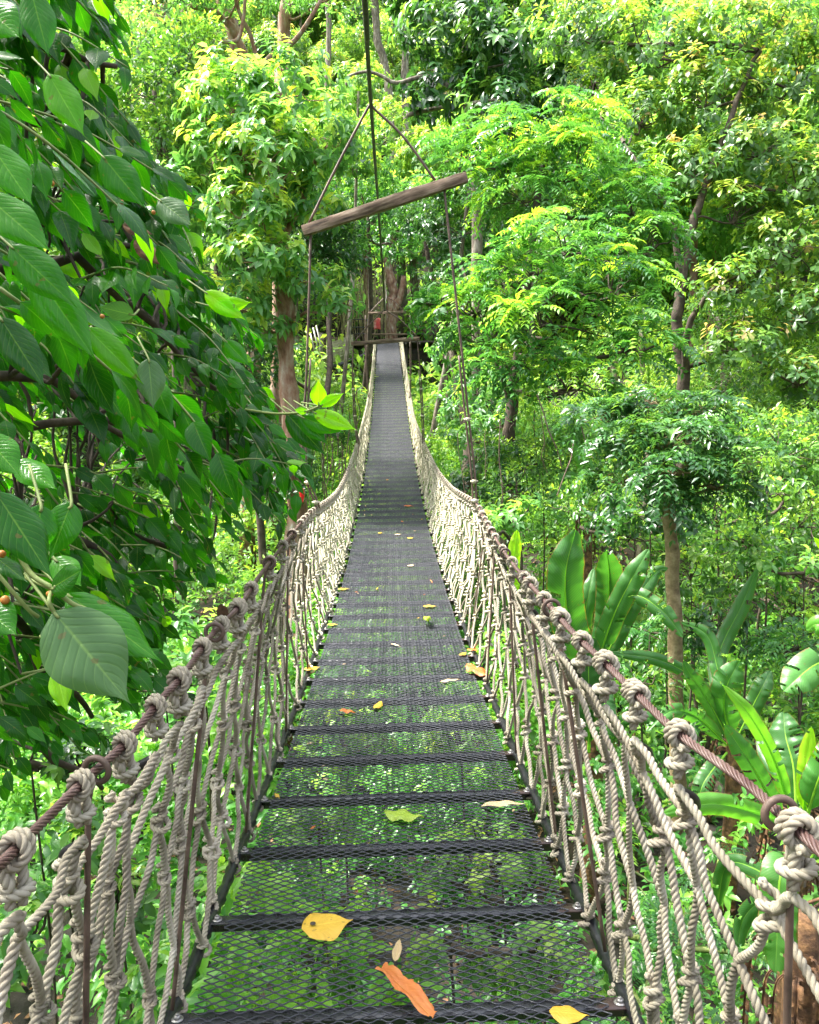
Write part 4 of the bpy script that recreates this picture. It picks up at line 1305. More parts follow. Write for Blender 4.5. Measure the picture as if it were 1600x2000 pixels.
banana('banana plant with a rolled bright new leaf near the right handrail', bbase(1552, 1640, 5.2), P(1552, 1600, 5.2), .10,
       [([(1548, 1600, 5.2), (1510, 1480, 5.1), (1460, 1390, 5.0), (1412, 1338, 5.0)], 40, .1, .80), ([(1540, 1605, 5.2), (1505, 1560, 5.1), (1465, 1490, 5.0), (1415, 1415, 5.0)], 56, .6, .30),
        ([(1556, 1600, 5.2), (1550, 1500, 5.3), (1535, 1440, 5.4), (1530, 1390, 5.5)], 88, .4, .22), ([(1572, 1600, 5.2), (1572, 1520, 5.1), (1578, 1470, 5.1), (1585, 1420, 5.1)], 42, 0, 1.0),
        ([(1575, 1600, 5.1), (1600, 1520, 5.0), (1640, 1450, 5.0), (1690, 1400, 5)], 80, .4, .5), ([(1545, 1620, 5.1), (1480, 1590, 4.8), (1390, 1570, 4.6), (1292, 1590, 4.5)], 56, .4, .72),
        ([(1550, 1630, 5.1), (1560, 1560, 5.4), (1500, 1480, 5.8), (1480, 1420, 6)], 44, .4, .15)], 5)
banana('banana plant with one broad leaf hanging in front of its shaggy brown stem', bbase(1570, 1990, 3.6), P(1568, 1780, 3.7), .13,
       [([(1560, 1660, 3.7), (1528, 1700, 3.55), (1520, 1770, 3.5), (1515, 1900, 3.45)], 98, .2, .62), ([(1570, 1700, 3.8), (1620, 1620, 3.8), (1680, 1600, 3.8), (1740, 1640, 3.8)], 80, .4, .4),
        ([(1560, 1760, 3.9), (1480, 1700, 4.3), (1420, 1690, 4.5), (1400, 1780, 4.6)], 46, .6, .2), ([(1560, 1760, 3.9), (1490, 1760, 4.6), (1450, 1800, 4.8), (1440, 1880, 4.8)], 50, .6, .15)], 6)
banana('banana plant whose large torn leaf enters from the right edge', bbase(1700, 1500, 6.6), P(1700, 1380, 6.6), .11,
       [([(1690, 1300, 6.6), (1640, 1290, 6.5), (1590, 1300, 6.4), (1530, 1350, 6.3)], 88, .7, .5), ([(1700, 1320, 6.6), (1650, 1250, 6.8), (1600, 1220, 6.9), (1575, 1230, 7)], 54, .5, .8), ([(1700, 1300, 6.6), (1690, 1150, 6.6), (1620, 1080, 6.6), (1590, 1050, 6.6)], 40, .2, .95)], 7)

# ferny shrubs between the bananas and below the bridge
for lab, bl, mt, kd, sz, dn in [
    ('light green compound-leaved shrub below the right netting', [B(1160, 1560, 4.6, 60, 60), B(1230, 1680, 4.3, 60, 70), B(1290, 1840, 4.0, 60, 60), B(1250, 1950, 3.9, 80, 60)], 'cover', 'pinnate', .045, 26),
    ('dark ferny shrub in the shade between the banana stems', [B(1400, 1700, 5.2, 80, 60), B(1330, 1800, 5.0, 80, 70), B(1450, 1850, 4.9, 80, 60), B(1350, 1950, 4.8, 80, 50)], 'darkglossy', 'pinnate', .05, 14)]:
    c0 = bl[1][0]; b = np.array([c0[0], c0[1], float(gz(c0[0], c0[1]))])
    tree('shrub', lab, 'shrub', b, [([b, (b + c0) / 2, c0], .02, .01)], bl, kd, sz, dn, MAT[mt], MAT['twig'], GT, K=12, gaps=.3, twigs=5)
gv = np.random.default_rng(202)
kinds = [('finel', 'loose', .09, 24, 'pale fine-leaved'), ('broad', 'whorl', .13, 12, 'broad-leaved'), ('pinna', 'pinnate', .07, 14, 'feathery'), ('darkglossy', 'whorl', .12, 12, 'dark glossy'), ('redtip', 'whorl', .12, 12, 'red-tipped'), ('far', 'whorl', .10, 17, 'lime green')]
spot = [(1060, 900, 13.5, 0, 'below the two-tiered tree, beside the right hanger cable'), (1110, 850, 14, 1, 'under the lowest branches of the two-tiered tree'), (1270, 990, 9.5, 3, 'just left of the slender tan trunk'), (1420, 840, 12, 1, 'above the flat crown of the slender tree'), (1500, 960, 9.5, 4, 'right of the slender tree crown, high on the slope'), (1590, 900, 11, 1, 'cut by the right edge above the torn banana leaf'), (1460, 1060, 8.8, 0, 'on the slope right of the tan trunk, above the arching bananas'), (1570, 1120, 8.6, 1, 'low at the right edge above the torn banana leaf'), (1350, 1120, 9.2, 4, 'directly behind the slender tan trunk'), (1400, 1230, 8.4, 3, 'between the tan trunk and the arching banana plant'), (1250, 1330, 7.8, 0, 'at the foot of the tall banana clump'), (1560, 1260, 8.0, 2, 'at the right edge just over the torn banana leaf'), (1010, 1010, 11, 1, 'next to the bright single banana shoot'), (985, 930, 13.5, 3, 'right of the right handrail where the hanger meets it'), (1240, 880, 12.5, 4, 'behind the left half of the slender tree crown'), (560, 900, 16, 3, 'left of the reddish trunk by the left handrail'), (540, 960, 14, 3, 'at the base of the reddish trunk'), (1540, 820, 12.5, 4, 'on the upper slope near the right edge, under the red-tipped tree'), (1300, 1230, 8.6, 2, 'in front of the tan trunk behind the handrail'), (300, 1180, 7.5, 0, 'on the valley floor under the glossy foliage'), (390, 1250, 6.6, 1, 'seen just over the left handrail cable'), (60, 1490, 4.4, 3, 'at the left edge below the round leaf'), (190, 1470, 4.9, 3, 'in the shade below the round leaf'), (320, 1330, 5.6, 3, 'behind the third handrail knot on the left'), (880, 1850, 3.5, 5, 'under the mesh right of the golden leaf'), (620, 1600, 4.4, 5, 'under the mesh left of the curved green leaf'), (980, 1690, 4.1, 5, 'under the mesh at the right, near the third cross bar'), (560, 1950, 3.6, 5, 'under the mesh below the golden leaf'),
        (660, 1440, 5.2, 5, 'under the mesh near the curled orange leaf'), (900, 1450, 5.2, 5, 'under the mesh right of the small square yellow leaf'), (1060, 1900, 3.6, 5, 'under the mesh by the right end of the nearest cross bar'), (120, 1650, 4.6, 1, 'behind the nearest knots of the left netting'), (60, 1820, 4.1, 1, 'at the bottom left corner behind the netting'), (230, 1760, 4.4, 4, 'behind the left netting near the second cross bar'), (330, 1900, 4.0, 1, 'below the left end of the nearest cross bar'), (640, 840, 24, 3, 'beside the far left hanger of the second spreader beam'), (930, 850, 16, 1, 'behind the clamps of the right hanger cable'), (1200, 1010, 11, 3, 'just above the tall banana clump')]
where = ['up the right slope', 'beside the right handrail', 'near the slender tan trunk', 'at the right edge of the valley', 'in the shade of the compound-leaved tree']
for i, (px, py, Y, kd, whr) in enumerate(spot):
    mt, kk, sz, dn, word = kinds[kd]
    r = 45 + 30 * gv.random()
    c, rad = B(px, py, Y, r * (1.6 if Y < 6 else 1.2), r * (1.3 if Y < 6 else .9))
    c2 = c + gv.normal(size=3) * rad[0] * np.array([.8, .5, .2])
    b = np.array([c[0], c[1], float(gz(c[0], c[1])) - .05])
    if c[2] < b[2] + .3: c[2] = b[2] + .4; c2[2] = b[2] + .4
    side = 'left of the footbridge' if px < 800 else 'right of the footbridge'
    tree('shrub', f'{word} shrub {whr}', 'shrub', b, [([b, (b + c) / 2 + [.06, 0, 0], c], .011 if Y < 6 else .02, .006)], [(c, rad), (c2, tuple(v * .7 for v in rad))], kk, sz * (.8 if Y < 6 else 1), dn * (1.8 if Y < 6 else 1), MAT[mt], MAT['bark_dark'], gv, K=10, gaps=.3, twigs=6, group=f'shrubs {side}', tm=T_MID if Y < 6 else None)
#%%NEAR
# ------------------------------------------------------------------ foreground glossy tree at the left
GF = np.random.default_rng(5)
FT = [grid_leaf(8, 5, curl=c, seed=i, fold=fo, wave=.012) for i, (c, fo) in enumerate([(.18, .25), (.34, .15), (.10, .35), (.45, .2), (.60, .3), (.05, .1), (.28, .5), (-.08, .2)])]
fic0 = np.array([-2.6, 1.6, float(gz(-2.6, 1.6))])
ficus = thing('glossy_leaved_tree', 'large glossy dark green tree whose leaves fill the left foreground', 'tree', fic0)


def fmk(name, parts, mat, par=None):
    return ob(name, mkmesh(name, [dict(p, V=p['V'] - fic0) for p in parts], mat), par or ficus)


fmk('trunk', [tube(spline([fic0, fic0 + [.1, .1, 2.2], fic0 + [-.1, .3, 4.4], fic0 + [.2, .5, 6.6]], 8), np.linspace(.22, .13, 25), k=16)], MAT['bark_grey'])
# outline of the leafy mass: right-hand limit of the foliage by photo row, with distance there
EDGE = [(-150, 230), (0, 240), (100, 245), (200, 265), (300, 300), (380, 375), (450, 420), (560, 440), (640, 470), (720, 510), (800, 560), (860, 600), (930, 600), (1000, 560), (1060, 500), (1120, 450), (1200, 330), (1300, 300), (1400, 270), (1480, 140), (1530, -10), (1700, -150)]
ey, ex = [e[0] for e in EDGE], [e[1] for e in EDGE]
brs, tw = [], []
limbs = []
for (a, m_, c, r0) in [((-260, 60, 2.6), (40, 60, 2.7), (230, 130, 2.8), .022), ((-260, 380, 2.4), (60, 430, 2.6), (300, 480, 2.9), .024), ((-240, 560, 2.5), (150, 500, 2.8), (420, 760, 3.3), .024),
                       ((-240, 700, 2.2), (100, 740, 2.5), (330, 900, 2.9), .02), ((-200, 850, 2.8), (200, 820, 3.2), (520, 920, 3.8), .022), ((-200, 1000, 2.6), (100, 1040, 2.9), (300, 1150, 3.3), .03),
                       ((-240, 1250, 2.8), (20, 1200, 3.1), (180, 1400, 3.4), .03), ((-240, 1400, 3.0), (40, 1420, 3.3), (200, 1540, 3.6), .03), ((-200, 1050, 3.4), (150, 1000, 3.7), (400, 1080, 4.0), .03), ((-240, 200, 3.2), (80, 240, 3.4), (260, 330, 3.6), .03)]:
    pts = limb(P(*a), P(*m_), GF, .08)
    pts = np.concatenate([pts[:-1], limb(P(*m_), P(*c), GF, .1)])
    limbs.append(pts)
    brs.append(tube(pts, np.linspace(r0, r0 * .35, len(pts)), k=8))
    tr = fic0 + np.array([0.05, .3, 4.6 + (500 - a[1]) / F * 2])
    brs.append(tube(limb(tr, P(*a), GF, .05), r0 * 1.15, k=8))
LP = np.concatenate(limbs)
leafsets = {i: [] for i in range(4)}
pos_, dir_, nor_, len_, wid_, rn_ = [], [], [], [], [], []
ntw = 1000
for i in range(ntw):
    py = GF.uniform(-120, 1640)
    lim = np.interp(py, ey, ex)
    u = GF.random()
    edge = u > .60
    lim += 26 * math.sin(py * .021) + 18 * math.sin(py * .057 + 1)
    px = lim - abs(GF.normal()) * 42 - 10 if edge else GF.uniform(-300, max(-290, lim - 40))
    hole = math.sin(px * .022 + 1.3) + math.sin(py * .017 + px * .006) + math.sin(py * .031 - px * .012 + 2)
    if hole < -.75 and i <= 560 and not (py < 100 and px < 100): continue
    Y = GF.uniform(1.7, 2.6) if (GF.random() < .28 and not edge) else GF.uniform(2.3, 4.2)
    if py > 1150: Y += .5
    if i > 560:
        Y = GF.uniform(3.6, 5.6); px = GF.uniform(-450, max(-400, lim - 50 - 45 * (Y - 3.6)))
    if edge and i <= 560: Y = 2.4 + GF.random() * 1.0 + max(0, (px - 250) / 350) * .9
    tip = P(px, py, Y)
    out = nrm(np.array([.75, GF.normal() * .45, -.35 + GF.normal() * .3]))
    Lt = GF.uniform(.35, .65)
    st = tip - out * Lt + np.array([0, 0, .10])
    q = LP[np.argmin(np.linalg.norm(LP - st, axis=1))]
    tp = spline([st, (st + tip) / 2 + np.array([0, 0, .04]), tip], 6)
    tw.append(tube(tp, np.linspace(.0045, .002, len(tp)), k=5))
    if np.linalg.norm(q - st) < 1.1:
        l = limb(q, st, GF, .1)
        brs.append(tube(l, np.linspace(.009, .0045, len(l)), k=5, cap=False))
    K = int(GF.integers(10, 14))
    for k in range(K):
        t = (k + .6) / K
        c = st + (tip - st) * t + np.array([0, 0, .04 * 4 * t * (1 - t)])
        a = k * 2.4 + GF.random()
        side = np.cross(out, UP); side = nrm(side)
        v = nrm(out * (.55 + .3 * t) + side * math.cos(a) * .75 + UP * (math.sin(a) * .30 - .45 - .35 * GF.random()))
        L_ = GF.uniform(.078, .132) * (1.0 if t < .85 else .75)
        pos_.append(c + v * .018); dir_.append(v)
        nor_.append(nrm(UP * .8 + np.array([0, -.45, 0]) + GF.normal(size=3) * .38)); len_.append(L_); wid_.append(L_ * GF.uniform(.43, .56))
        rn_.append(.10 + .5 * GF.random() if GF.random() > .05 else .9)
pos_, dir_, nor_, len_, wid_, rn_ = map(np.array, (pos_, dir_, nor_, len_, wid_, rn_))
sel = GF.integers(0, 8, len(pos_))
parts = [place_leaves(FT[i], pos_[sel == i], dir_[sel == i], nor_[sel == i], len_[sel == i], wid_[sel == i], rn_[sel == i]) for i in range(8)]
# the unseen upper crown, above and left of the picture: it shades what hangs below
hn = 9000
hc = np.stack([GF.uniform(-4.6, -0.9, hn), GF.uniform(-.6, 5.2, hn), GF.uniform(.2, 5.4, hn)], 1)
elev = hc[:, 2] / np.maximum(hc[:, 1], .3); azm = hc[:, 0] / np.maximum(hc[:, 1], .3)
keep = ((elev > .62) | (azm < -.66)) & (hc[:, 2] > 1.4 + .0 * hc[:, 0] - (azm < -.66) * 2.0)
hc = hc[keep]
hd = nrm(GF.normal(size=hc.shape) * .6 + np.array([.4, 0, -.9]))
hl_ = GF.uniform(.10, .17, len(hc))
parts.append(place_leaves(T_MID, hc, hd, np.array([-.3, -.1, .9]) + GF.normal(size=hc.shape) * .4, hl_, hl_ * .5, GF.random(len(hc)) * .6))
fmk('crown', parts, MAT['ficus'])
fmk('branch', brs, MAT['bark_dark'])
fmk('twig', tw, MAT['twig'])

# leaves close to the lens, one by one: (base px, tip px, distance, width/length, colour, turned)
NL = [((105, 1195), (256, 1375), 1.00, .66, .5, 0, 'bigleaf'), ((100, 1150), (160, 1110), 1.02, .6, .3, .3, 'ficus'), ((130, 1160), (322, 1292), 1.1, .42, .55, .5, 'ficus'),
      ((80, 985), (70, 1095), 1.05, .62, .45, .2, 'ficus'), ((140, 980), (95, 1095), 1.08, .6, .5, -.3, 'ficus'), ((-10, 960), (105, 1130), 1.0, .45, .3, .3, 'ficus'), ((105, 1090), (160, 1145), 1.1, .6, .75, 0, 'ficus'),
      ((30, 900), (112, 955), 1.15, .5, .7, .2, 'ficus'), ((-30, 850), (40, 930), 1.1, .6, .6, 0, 'ficus'), ((-40, 1180), (34, 1240), 1.0, .7, .5, 0, 'ficus'), ((-20, 1080), (55, 1135), 1.05, .5, .2, .6, 'ficus'),
      ((110, 1310), (130, 1390), 1.25, .5, .9, 0, 'ficus'), ((-30, 10), (38, 72), 1.3, .7, .6, 0, 'ficus'), ((60, -20), (95, 110), 1.5, .45, .4, 0, 'ficus'), ((-20, 280), (65, 400), 1.4, .5, .7, .2, 'ficus'),
      ((-30, 380), (100, 490), 1.3, .45, .6, .1, 'ficus'), ((20, 480), (150, 600), 1.5, .42, .5, 0, 'ficus'), ((60, 520), (190, 705), 1.6, .36, .7, .1, 'ficus'), ((170, 640), (280, 750), 1.8, .36, .8, 0, 'ficus'),
      ((200, 305), (283, 405), 1.9, .5, .45, 0, 'ficus'), ((95, 145), (165, 265), 1.7, .45, .75, 0, 'ficus'), ((262, 615), (190, 600), 1.7, .75, .3, .8, 'bigleaf'), ((290, 700), (300, 800), 1.8, .55, .4, 0, 'bigleaf'),
      ((0, 620), (90, 760), 1.4, .4, .15, 0, 'ficus'), ((310, 390), (375, 440), 1.9, .6, .3, .2, 'bigleaf'), ((400, 570), (480, 625), 2.2, .4, .95, 0, 'ficus'), ((420, 600), (492, 590), 2.2, .4, .9, 0, 'ficus'),
      # bright sprig at the end of its twig
      ((622, 792), (622, 742), 2.25, .60, 1.0, 0, 'ficus'), ((625, 792), (672, 768), 2.25, .38, 1.0, 0, 'ficus'), ((612, 805), (698, 840), 2.25, .36, 1.0, 0, 'ficus'), ((600, 803), (575, 800), 2.25, .5, .9, 0, 'ficus'),
      ((585, 808), (640, 868), 2.3, .45, .4, 0, 'ficus'), ((590, 815), (672, 845), 2.28, .4, .6, 0, 'ficus'), ((560, 808), (637, 890), 2.35, .42, .15, 0, 'ficus'), ((440, 665), (488, 715), 2.5, .45, .6, 0, 'ficus')]
tmN = grid_leaf(16, 9, curl=.04, tip=.10, wave=.015, fold=.16, seed=3)
st_ = []
for mname in ('ficus', 'bigleaf'):
    for (a, t, Y, wr, rn, turn, mm) in NL:
        if mm != mname: continue
        A_, B_ = P(*a, Y), P(*t, Y - .03)
        d = B_ - A_; L_ = np.linalg.norm(d); d = d / L_
        face = nrm(-A_ + UP * .15)
        s_ = nrm(np.cross(face, d))
        nn = face * math.cos(turn) + s_ * math.sin(turn)
        fmk('large_leaf', [place_leaves(tmN, A_[None], d[None], nn[None], np.array([L_]), np.array([L_ * wr]), np.array([rn]))], MAT[mname])
        if mm == 'ficus' or True:
            back = A_ - d * .03 + UP * .02 + np.array([-.03, .03, 0])
            st_.append(tube(spline([back, A_, A_ + d * .01], 4), .0022, k=6))
st_.append(tube(spline([P(-60, 1000, 1.05), P(20, 1060, 1.04), P(60, 1120, 1.03), P(105, 1150, 1.02), P(140, 1178, 1.02), P(172, 1192, 1.03)], 8), np.linspace(.004, .003, 41), k=8))
st_.append(tube(spline([P(100, 1155, 1.02), P(96, 1175, 1.0), P(106, 1197, 1.0)], 8), .0026, k=8))
st_.append(tube(spline([P(-30, 1090, 1.0), P(20, 1150, 1.0), P(55, 1190, 1.01), P(75, 1205, 1.02)], 8), .0026, k=8))
st_.append(tube(spline([P(480, 800, 2.5), P(540, 808, 2.35), P(590, 805, 2.26), P(625, 793, 2.25)], 8), .0035, k=8))
for q_ in st_: fmk('leaf_stalk', [q_], MAT['twig'])
figs = []
figm = noisemat('orange_fig', [(0.3, (.45, .14, .02)), (.7, (.62, .27, .05))], rough=.5, bump=0)
for (x, y, Y, r) in [(10, 1172, 1.0, .0058), (4, 1082, 1.0, .0050), (97, 1160, 1.02, .0045), (102, 358, 1.9, .006), (200, 618, 1.8, .005), (186, 366, 1.8, .005), (300, 415, 1.9, .005), (238, 395, 1.9, .005)]:
    c = P(x, y, Y)
    th = np.linspace(0, math.pi, 8)
    fg = tube(np.stack([0 * th + c[0], 0 * th + c[1], c[2] + r * np.cos(th)], 1), np.maximum(r * np.sin(th), 1e-5), k=10, cap=False)
    fmk('fig', [fg], figm)
dl = place_leaves(tmN, np.array([P(262, 470, 2.2), P(240, 440, 2.25), P(430, 1180, 3.0)]), np.array([[.6, 0, -.5], [.8, .2, -.2], [.3, 0, -1]]), np.array([[.2, -1, .3], [0, -1, .5], [.1, -1, 0]]), np.array([.10, .08, .11]), np.array([.045, .04, .05]), np.array([.3, .5, .4]))
nd = len(dl['V']) // 3
for q_ in range(3):
    fmk('withered_leaf', [dict(V=dl['V'][q_ * nd:(q_ + 1) * nd], F=[f[:len(f) // 3] for f in dl['F']], uv=dl['uv'][:nd], rnd=.4)], MAT['deadleaf'])

# ------------------------------------------------------------------ far platform
pl0 = P(740, 665, 47.5)
plat = thing('timber_platform', 'dark timber platform with a railing at the far end of the footbridge', 'platform', pl0)
p0 = np.array(plat.location)
zt = float(deck_z(END_Y))
X0, X1 = P(683, 660, 47)[0], P(850, 660, 47)[0]


def pmk(name, parts, mat, par=plat, o=None):
    o = p0 if o is None else o
    return ob(name, mkmesh(name, [dict(p, V=p['V'] - o) for p in parts], mat, smooth=False), par)


pmk('deck', [box(((X0 + X1) / 2, 48.2, zt - .10), (X1 - X0, 4.6, .12), bev=.02)] + [box((x, 45.86, zt - .22), (.10, .1, .16)) for x in np.linspace(X0 + .1, X1 - .1, 7)], MAT['darkwood'])
for x in np.linspace(X0 + .15, X1 - .15, 4):
    for y in (46.3, 50.2):
        pmk('post', [tube(np.array([[x, y, float(gz(x, y)) - .3], [x + .03, y, zt - .16]]), .11, k=9)], MAT['darkwood'])
for x in (X0 + .05, X0 + 1.05, X1 - 1.2, X1 - .1):
    pmk('rail_post', [box((x, 46.0, zt + .55), (.06, .06, 1.15), bev=.008)], MAT['black'])
for z in (.35, .7, 1.12):
    pmk('handrail', [box((X0 + .55, 46.05, zt + z), (1.05, .045, .045), bev=.006)], MAT['black'])
    pmk('handrail', [box((X1 - .6, 46.05, zt + z), (1.05, .045, .045), bev=.006)], MAT['black'])
pmk('cross_beam', [box((P(760, 650, 47)[0], 46.3, zt + .34), (2.1, .09, .09), bev=.015)], MAT['wood'])
cl0 = P(738, 638, 47.0)
V = []
gx = np.linspace(-.20, .20, 9); gy = np.linspace(0, -.6, 10)
for y in gy:
    for x in gx:
        V.append([x * (1 + .15 * math.sin(y * 5)), .05 * math.sin(x * 22 + y * 3) - .02, y + .03 * math.cos(x * 8)])
i = np.arange(9)[:, None] * 9; j = np.arange(8)[None, :]
Fq = np.stack([i + j, i + j + 1, i + 9 + j + 1, i + 9 + j], -1).reshape(-1, 4)
cloth = mk('cloth', [dict(V=np.array(V), F=Fq)], noisemat('red_pink_cloth', [(.35, (.42, .015, .02)), (.55, (.5, .10, .09)), (.65, (.62, .32, .30))], scale=3.5, rough=.8, bump=.1), loc=tuple(P(737, 622, 46.2)))
sm = cloth.modifiers.new('thickness', 'SOLIDIFY'); sm.thickness = .01
tag(cloth, 'red and pink cloth hanging by the far platform railing', 'cloth')

# side footbridge leaving the platform to the left
sb = thing('side_footbridge', 'second footbridge with cream netting curving off to the left of the platform', 'footbridge', P(650, 700, 45))
s0 = np.array(sb.location)
pa = spline([P(728, 680, 46.5), P(700, 694, 46), P(668, 706, 45.4), P(628, 716, 45)], 8)
sec = []
for kk in range(len(pa)):
    sec.append(pa[kk])
sec = np.array(sec)
V = np.concatenate([sec + [0, -.4, -.05], sec + [0, .5, -.05], sec + [0, .5, -.22], sec + [0, -.4, -.30]])
n = len(sec); i = np.arange(n - 1)
Fq = np.concatenate([np.stack([i + a * n, i + 1 + a * n, i + 1 + ((a + 1) % 4) * n, i + ((a + 1) % 4) * n], -1) for a in range(4)])
pmk('deck', [dict(V=V, F=Fq)], MAT['black'], sb, s0)
ns = []
top = spline([P(690, 655, 46), P(672, 662, 45.6), P(655, 668, 45.3), P(640, 670, 45)], 8)
bot = spline([P(692, 697, 46), P(675, 704, 45.6), P(658, 710, 45.2), P(640, 714, 45)], 8)
for k in range(9):
    t = k / 8
    c = top * (1 - t) + bot * t
    c = c + np.array([0, -.35, 0])
    ns.append(tube(c, .022, k=4))
for q in np.linspace(0, len(top) - 1, 40).astype(int):
    for sl in (-2, 2):
        r_ = int(np.clip(q + sl, 0, len(top) - 1))
        ns.append(tube(np.array([top[q] + [0, -.35, 0], bot[r_] + [0, -.35, 0]]), .018, k=4))
pmk('rope_net', ns, MAT['ropefar'], sb, s0)
pmk('post', [tube(np.array([P(657, 712, 45.4), P(657, 712, 45.4) - [0, 0, 4.5]]), .42, k=10)], MAT['darkwood'], sb, s0)
for (a, b2) in (((612, 640), (626, 700)), ((618, 636), (634, 704)), ((606, 650), (618, 700))):
    pmk('pole', [tube(np.array([P(*a, 44.5), P(*b2, 44.2)]), .05, k=7)], MAT['steel'], sb, s0)
hut = thing('timber_hut', 'dim timber hut wall behind the side footbridge', 'hut', P(612, 720, 47))
h0 = np.array(hut.location)
pmk('wall', [box(P(618, 690, 48) + [0, 0, z], (2.8, .10, .20), bev=.02) for z in np.arange(-.8, .9, .23)], MAT['wood'], hut, h0)
pmk('post', [tube(np.array([P(628, 650, 47), P(628, 760, 47)]), .13, k=9)], MAT['bark_grey'], hut, h0)
pmk('floor', [box(P(612, 716, 47.4), (3.6, 1.2, .22), bev=.02)], MAT['darkwood'], hut, h0)

# the tree the platform is built round, and hanging roots
b = base_at(762, 700, 49.5)
gp = np.random.default_rng(91)
tree('platform_tree', 'thick knotted pale trunk rising through the far platform', 'tree', b,
     [([b, P(764, 660, 49.5), P(762, 610, 49.4), P(770, 570, 49.5), P(758, 520, 49.5), P(765, 440, 49.5)], .36, .26), ([P(764, 640, 49.5), P(778, 590, 49.2), P(790, 540, 49)], .26, .16)],
     [B(770, 420, 49, 60, 40), B(700, 400, 48, 50, 40), B(830, 400, 48, 60, 40)], 'whorl', .3, 3.5, MAT['darkglossy'], MAT['bark_red'], gp)
rt = []
for k in range(90):
    x = gp.uniform(655, 755); y0 = 520 + gp.random() * 60
    a = P(x, y0, 48 + gp.random() * 2); e_ = P(x + gp.normal() * 8, 610 + gp.random() * 70, 48 + gp.random() * 2)
    rt.append(tube(limb(a, e_, gp, .05), .012 + .012 * gp.random(), k=4, cap=False))
o = mk('hanging_roots', rt, noisemat('pale_roots', [(.3, (.22, .20, .08)), (.6, (.42, .36, .18)), (.75, (.5, .32, .18))], bump=0))
tag(o, 'tangle of pale hanging roots beside the trunk on the far platform', 'roots', kind='stuff')
# loose lianas hanging near the bridge
vt = []
for (a, b2, Y) in [((700, 330), (690, 620), 20), ((1245, 60), (1240, 300), 20), ((1300, 980), (1240, 1090), 9)]:
    pass
lia = []
for k in range(14):
    x, y, Y = gp.uniform(880, 1260), gp.uniform(760, 900), gp.uniform(10, 14)
    lia.append(tube(limb(P(x, y, Y), P(x + gp.normal() * 20, y + gp.uniform(80, 200), Y + gp.normal() * .1), gp, .05), .004 + .005 * gp.random(), k=4, cap=False))
for k in range(26):
    x, y, Y = gp.uniform(590, 700), gp.uniform(740, 900), gp.uniform(14, 18)
    lia.append(tube(limb(P(x, y, Y), P(x + gp.normal() * 10, y + gp.uniform(60, 160), Y), gp, .1), .008, k=4, cap=False))
tag(mk('hanging_vines', lia, MAT['brownwire']), 'thin brown vines hanging beside the footbridge', 'vines', kind='stuff')

# ------------------------------------------------------------------ fallen leaves on the deck
def on_deck(px, py):
    """where the sight line meets the deck"""
    lo, hi = .6, END_Y
    for _ in range(50):
        m = (lo + hi) / 2
        p = P(px, py, m)
        zd = deck_z(m) + (p[0] - deck_x(m)) * math.tan(DECK_ROLL) + .006
        if p[2] > zd: lo = m
        else: hi = m
    return P(px, py, lo), lo


FL = [((640, 1812), 108, .95, 12, 'yellowleaf', 'large golden leaf with a dark spot lying on the near mesh', .03), ((777, 1862), 66, .30, 80, 'beigeleaf', 'narrow beige dry leaf between the golden leaf and the orange bark strip', .01),
      ((790, 1600), 84, .42, -5, 'greenfallen', 'curved green leaf lying alone on the mesh', .10), ((1112, 1990), 84, .62, -8, 'yellowleaf', 'yellow-green leaf at the bottom edge by the right end of the cross bar', .05),
      ((985, 1577), 96, .13, 3, 'beigeleaf', 'long thin tan leaf lying crosswise near the right netting', .01), ((680, 1395), 34, .45, 0, 'orangeleaf', 'small curled orange leaf beside a small yellow leaf', .2),
      ((740, 1380), 24, .7, 60, 'yellowleaf', 'small square yellow leaf right of the curled orange leaf', .05), ((610, 1309), 32, .5, 15, 'yellowleaf', 'yellow leaf at the left edge of the deck', .08),
      ((880, 1333), 44, .14, 8, 'beigeleaf', 'thin pale leaf in the right half of the deck', .01), ((924, 1273), 20, .8, 20, 'orangeleaf', 'small orange leaf touching the right netting', .15),
      ((905, 1280), 18, .6, 30, 'yellowleaf', 'pale yellow leaf next to the small orange leaf', .05), ((934, 1316), 44, .62, -30, 'orangeleaf', 'largest red-orange leaf by the right edge of the deck', .12),
      ((840, 1187), 28, .34, 0, 'yellowleaf', 'bright yellow leaf farther along on the right', .03), ((835, 1220), 22, .7, 70, 'greenfallen', 'small crumpled lime leaf right of the deck centre', .3),
      ((650, 1222), 22, .45, 0, 'yellowleaf', 'pale yellow leaf near the left edge, nearer of two', .03), ((672, 1152), 24, .4, 0, 'yellowleaf', 'pale yellow leaf near the left edge, farther of two', .03),
      ((773, 1263), 20, .2, -20, 'beigeleaf', 'short sliver of beige leaf at the deck centre', .01), ((803, 1106), 14, .5, 10, 'beigeleaf', 'tiny whitish leaf in the middle distance', .03),
      ((743, 1042), 10, .9, 0, 'yellowleaf', 'tiny round yellow leaf, leftmost of three in a row', .03), ((778, 1045), 14, .4, 0, 'beigeleaf', 'tiny pale leaf, middle one of three in a row', .03),
      ((802, 1052), 14, .5, 0, 'yellowleaf', 'tiny yellow leaf, rightmost of three in a row', .03), ((799, 990), 20, .3, 0, 'orangeleaf', 'small orange leaf farther down the deck', .05), ((757, 938), 6, .9, 0, 'orangeleaf', 'faint orange speck of leaf far along the deck', .02),
      ]
gl = np.random.default_rng(66)
